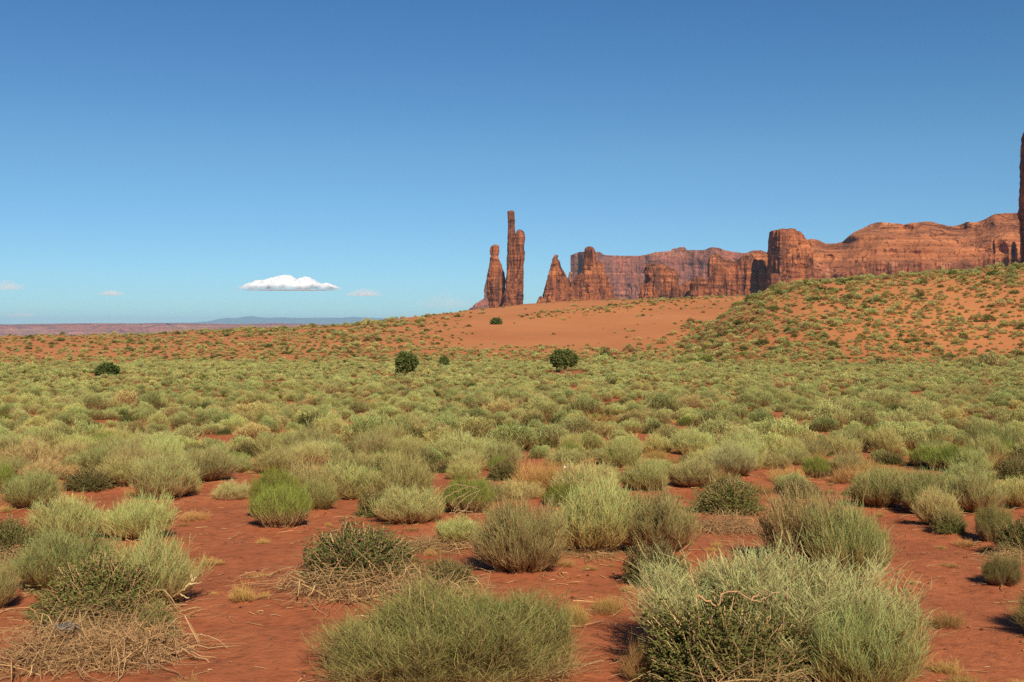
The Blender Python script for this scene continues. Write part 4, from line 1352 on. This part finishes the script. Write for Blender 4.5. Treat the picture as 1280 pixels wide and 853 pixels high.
# pebbles and twig litter on the near sand: nobody could count them
def pebbles():
    g = np.random.default_rng(77)
    n = 5200
    a = np.radians(g.uniform(-29, 29, n))
    r = np.sqrt(g.uniform(5.5 ** 2, 24 ** 2, n))
    x, y = r * np.sin(a), r * np.cos(a)
    z = H(x, y)
    s = 0.005 + 0.017 * g.random(n) ** 5
    base = np.array([[1, 0, 0], [0, 1, 0], [-1, 0, 0], [0, -1, 0], [0, 0, 0.8], [0, 0, -0.8]], float)
    tri = np.array([[0, 1, 4], [1, 2, 4], [2, 3, 4], [3, 0, 4], [1, 0, 5], [2, 1, 5], [3, 2, 5], [0, 3, 5]])
    V = base[None] * s[:, None, None] * g.uniform(0.6, 1.3, (n, 6, 1)) + np.stack([x, y, z + s * 0.3], 1)[:, None]
    Fc = tri[None] + (np.arange(n) * 6)[:, None, None]
    m = rock_material('pebble_stone', (0.34, 0.13, 0.065), (0.2, 0.07, 0.035), (0.46, 0.24, 0.13), 30.0, 0.5)
    o = link_mesh('pebbles', V.reshape(-1, 3), Fc.reshape(-1, 3), m)
    tag(o, 'fine pebbles sprinkled over the red sand', 'pebbles', kind='stuff')
    n = 3600
    a = np.radians(g.uniform(-29, 29, n))
    r = np.sqrt(g.uniform(5.5 ** 2, 22 ** 2, n))
    x, y = r * np.sin(a), r * np.cos(a)
    kk = fbm(x / 1.2, y / 1.2, 3, 2) > -0.05
    x, y = x[kk], y[kk]
    n = len(x)
    th = g.uniform(0, 6.28, n)
    ln = 0.03 + 0.16 * g.random(n) ** 3
    S0 = np.stack([x, y, H(x, y) + 0.006], 1)
    E = S0 + np.stack([np.cos(th) * ln, np.sin(th) * ln, 0 * x], 1)
    E[:, 2] = H(E[:, 0], E[:, 1]) + 0.008
    C = (S0 + E) / 2 + g.normal(0, 0.012, (n, 3)) * [1, 1, 0] + [0, 0, 0.006]
    v_, f_, t_, r_ = tubes(bez(S0, C, E, 4), np.full((n, 4), 0.0065) * g.uniform(0.5, 1.4, (n, 1)), 3, g)
    ls = [(v_, f_, t_, r_)]
    for kind, gx, gy, wd, ht, lab in near_list:
        m_ = int(34 * wd) if kind != 'straw' else 12
        th = g.uniform(0, 6.28, m_); rr = wd * (0.30 + 0.42 * g.random(m_))
        x, y = gx + rr * np.cos(th), gy + rr * np.sin(th)
        t2 = g.uniform(0, 6.28, m_); ln = 0.04 + 0.26 * g.random(m_) ** 2
        S0 = np.stack([x, y, H(x, y) + 0.008], 1)
        E = S0 + np.stack([np.cos(t2) * ln, np.sin(t2) * ln, 0 * x], 1)
        E[:, 2] = H(E[:, 0], E[:, 1]) + 0.01 + 0.03 * g.random(m_)
        C = (S0 + E) / 2 + g.normal(0, 0.03, (m_, 3)) * [1, 1, 0] + [0, 0, 0.015]
        ls.append(tubes(bez(S0, C, E, 5), np.full((m_, 5), 0.006) * g.uniform(0.5, 1.5, (m_, 1)), 3, g))
    v_, f_, t_, r_ = join(ls)
    o = link_mesh('twig_litter', v_, f_, M_TWIG, None, {'t': t_, 'r': r_})
    tag(o, 'short dry twig bits littering the red sand', 'litter', kind='stuff')


pebbles()
# sprigs of dry weed on the open sand
g_ = np.random.default_rng(321)
a_ = np.radians(g_.uniform(-29, 29, 230)); r_ = np.sqrt(g_.uniform(36, 400, 230))
x_, y_ = r_ * np.sin(a_), r_ * np.cos(a_)
ok_ = np.ones(len(x_), bool)
for kind, gx, gy, wd, ht, lab in near_list:
    ok_ &= (x_ - gx) ** 2 + (y_ - gy) ** 2 > (0.5 * wd) ** 2
x_, y_ = x_[ok_], y_[ok_]
s_ = g_.uniform(0.08, 0.28, len(x_))
ids_ = [order.index(nm) for nm in order if nm.startswith('straw_a')]
o = instancer('dry_weeds', np.stack([x_, y_, H(x_, y_) - 0.01], 1), g_.choice(ids_, len(x_)), np.stack([s_, s_, s_ * g_.uniform(0.2, 0.6, len(x_))], 1), lib)
tag(o, 'small wisps of dry weed dotted over the open red sand', 'weeds')

# ---------------------------------------------------------------- clouds (beyond and above the haze)
def cloud(x0, x1, y0, y1, dist, dens, label, seed, bumps):
    cx, cz, cy = (x0 + x1) / 2, (HY - y1) / F * dist, dist
    m = dist / F
    W, Hh = (x1 - x0) * m, (y1 - y0) * m
    mt, n = mat('cloud_vapour')
    o_ = N(n, 'ShaderNodeOutputMaterial')
    pv = N(n, 'ShaderNodeVolumePrincipled')
    pv.inputs['Color'].default_value = (1, 1, 1, 1)
    pv.inputs['Anisotropy'].default_value = 0.0
    tc = N(n, 'ShaderNodeTexCoord').outputs['Object']
    nz = noise_node(n, mapping(n, tc, (W / Hh * 0.55, W / Hh * 0.3, 1.2)), 2.3, 6, 0.62)
    ln = N(n, 'ShaderNodeVectorMath', operation='LENGTH')
    n.links.new(tc, ln.inputs[0])
    a = N(n, 'ShaderNodeMath', operation='SUBTRACT'); a.inputs[0].default_value = 1.0
    n.links.new(ln.outputs['Value'], a.inputs[1])
    b = N(n, 'ShaderNodeMath', operation='MULTIPLY_ADD'); b.inputs[1].default_value = 3.2; b.inputs[2].default_value = -1.68
    n.links.new(nz, b.inputs[0])
    a2 = N(n, 'ShaderNodeMath', operation='MULTIPLY'); a2.inputs[1].default_value = 0.85
    n.links.new(a.outputs[0], a2.inputs[0])
    a = a2
    c = N(n, 'ShaderNodeMath', operation='ADD')
    n.links.new(a.outputs[0], c.inputs[0]); n.links.new(b.outputs[0], c.inputs[1])
    d = N(n, 'ShaderNodeMapRange')
    d.inputs['From Min'].default_value = 0.0
    d.inputs['From Max'].default_value = 0.6
    d.inputs['To Max'].default_value = dens
    n.links.new(c.outputs[0], d.inputs['Value'])
    n.links.new(d.outputs[0], pv.inputs['Density'])
    n.links.new(pv.outputs[0], o_.inputs['Volume'])
    # body: a row of domes on a flat base
    g = np.random.default_rng(seed)
    root = None
    th = np.linspace(0, math.pi, 25); ph = np.linspace(0, 2 * math.pi, 48, endpoint=False)
    T, Pp = np.meshgrid(th, ph, indexing='ij')
    dd = np.stack([np.sin(T) * np.cos(Pp), np.sin(T) * np.sin(Pp), np.cos(T)], -1)
    prof = np.interp(dd[..., 0], [q[0] for q in bumps], [q[1] for q in bumps])
    V = dd.copy()
    V[..., 2] = np.where(dd[..., 2] > 0, dd[..., 2] * prof, dd[..., 2] * 0.18)
    idx = np.arange(T.size).reshape(T.shape); nx = np.roll(idx, -1, 1)
    f = np.stack([idx[:-1], nx[:-1], nx[1:], idx[1:]], -1).reshape(-1, 4)[:, ::-1]
    o = link_mesh('cloud', V.reshape(-1, 3), f, mt)
    o.location = ((cx - 640) * m, cy, cz + EYE + Hh * 0.1)
    o.scale = (W / 2 * 1.03, W / 5, Hh * 0.84)
    tag(o, label, 'cloud')
    return o


def cumulus(x0, x1, ytop, ybase, dist, prof, label):
    """one closed billowing body: cauliflower top over a gently uneven base"""
    mt, n = mat('cumulus')
    o_ = N(n, 'ShaderNodeOutputMaterial')
    d_ = N(n, 'ShaderNodeBsdfDiffuse'); d_.inputs[0].default_value = (0.80, 0.83, 0.86, 1)
    t_ = N(n, 'ShaderNodeBsdfTranslucent'); t_.inputs[0].default_value = (0.88, 0.91, 0.94, 1)
    tr = N(n, 'ShaderNodeBsdfTransparent')
    m1 = N(n, 'ShaderNodeMixShader'); m1.inputs[0].default_value = 0.45
    n.links.new(d_.outputs[0], m1.inputs[1]); n.links.new(t_.outputs[0], m1.inputs[2])
    # vapour thins out towards the rim of the body
    at = N(n, 'ShaderNodeAttribute', attribute_name='thick').outputs['Fac']
    m2 = N(n, 'ShaderNodeMixShader')
    n.links.new(at, m2.inputs[0]); n.links.new(tr.outputs[0], m2.inputs[1]); n.links.new(m1.outputs[0], m2.inputs[2])
    n.links.new(m2.outputs[0], o_.inputs['Surface'])
    m = dist / F
    W, D_, Hh = (x1 - x0) * m, (x1 - x0) * m * 0.45, (ybase - ytop) * m
    na, nr = 720, 70
    rr, aa = np.meshgrid(np.linspace(0, 1, nr) ** 0.8, np.linspace(0, 2 * math.pi, na, endpoint=False), indexing='ij')
    rim = 1 + 0.10 * fbm(np.cos(aa) * 3, np.sin(aa) * 3, 2.0, 4)
    x, y = rr * np.cos(aa) * rim, rr * np.sin(aa) * rim
    pf = np.interp(x, [q[0] for q in prof], [q[1] for q in prof])
    xs, ys = x * W / 2 / Hh, y * D_ / 2 / Hh
    bil = 1 - 0.60 * np.abs(fbm(xs * 0.9, ys * 0.9, 1.0, 4, 0.55))
    fall = np.clip(1 - rr ** 3.5, 0, 1) ** 0.6
    top = Hh * pf * bil * fall
    bot = -Hh * 0.03 * fall * (1 + 0.8 * fbm(xs * 0.5, ys * 0.5, 5.0, 3))
    thick = np.clip((top - bot) / Hh * 3.4 - 0.10 + 0.45 * fbm(xs * 1.3, ys * 1.3, 8.0, 4), 0, 1)
    V = np.concatenate([np.stack([x * W / 2, y * D_ / 2, top], -1).reshape(-1, 3), np.stack([x * W / 2, y * D_ / 2, bot], -1).reshape(-1, 3)])
    V[:, 0] += 0.10 * Hh * fbm(V[:, 2] / Hh * 3, V[:, 0] / Hh, 0.0, 3)
    idx = np.arange(nr * na).reshape(nr, na)
    nx = np.roll(idx, -1, 1)
    f1 = np.stack([idx[:-1], idx[1:], nx[1:], nx[:-1]], -1).reshape(-1, 4)
    f2 = f1[:, ::-1] + nr * na
    f3 = np.stack([idx[-1], idx[-1] + nr * na, nx[-1] + nr * na, nx[-1]], -1)
    th = np.concatenate([thick.ravel(), thick.ravel()])
    o = link_mesh('cloud', V, np.concatenate([f1, f2, f3]), mt, None, {'thick': th}, True)
    o.location = (((x0 + x1) / 2 - 640) * m, dist, (HY - ybase) * m + EYE)
    tag(o, label, 'cloud')
    return o


cumulus(292, 431, 345.0, 362.5, 20000, [(-1, 0.35), (-0.8, 0.5), (-0.6, 0.78), (-0.45, 0.72), (-0.25, 0.92), (-0.05, 1.1), (0.05, 1.0), (0.12, 0.75), (0.3, 0.98), (0.45, 0.8), (0.54, 0.45), (0.68, 0.62), (0.85, 0.45), (1, 0.2)], 'largest white cloud, long and flat bottomed, low over the blue mountains')
cloud(430, 482, 359, 370, 20000, 0.007, 'small thin white cloud just beside the largest one', 2, [(-1, 0.4), (0, 1), (1, 0.4)])
cloud(120, 160, 361, 369, 26000, 0.006, 'thin white puff alone in the sky above the pink plateau', 3, [(-1, 0.4), (0, 1), (1, 0.4)])
cloud(-15, 34, 348, 362, 30000, 0.003, 'faint wispy cloud cut by the photo edge', 4, [(-1, 0.6), (0, 1), (1, 0.6)])
cloud(0, 54, 389, 396, 50000, 0.0018, 'faint low cloud bank just above the plateau at the photo edge', 5, [(-1, 0.6), (0, 1), (1, 0.6)])
cloud(515, 600, 362, 384, 50000, 0.0004, 'faint smudge of cloud in the sky beside the knobbed spire', 6, [(-1, 0.5), (0, 1), (1, 0.4)])

# ---------------------------------------------------------------- haze: the air between here and the mountains
mh, n = mat('air')
o_ = N(n, 'ShaderNodeOutputMaterial')
pv = N(n, 'ShaderNodeVolumePrincipled')
pv.inputs['Color'].default_value = (0.42, 0.74, 1.0, 1)
pv.inputs['Density'].default_value = 0.000034
n.links.new(pv.outputs[0], o_.inputs['Volume'])
bx = np.array([(sx, sy, sz) for sx in (-42000, 42000) for sy in (-2000, 42000) for sz in (-205, 195)], float)
fc = np.array([(0, 1, 3, 2), (4, 6, 7, 5), (0, 4, 5, 1), (2, 3, 7, 6), (0, 2, 6, 4), (1, 5, 7, 3)])
hz = link_mesh('haze', bx, fc, mh)
tag(hz, 'thin blue air haze in front of the far plateau and mountains', 'haze', kind='stuff')
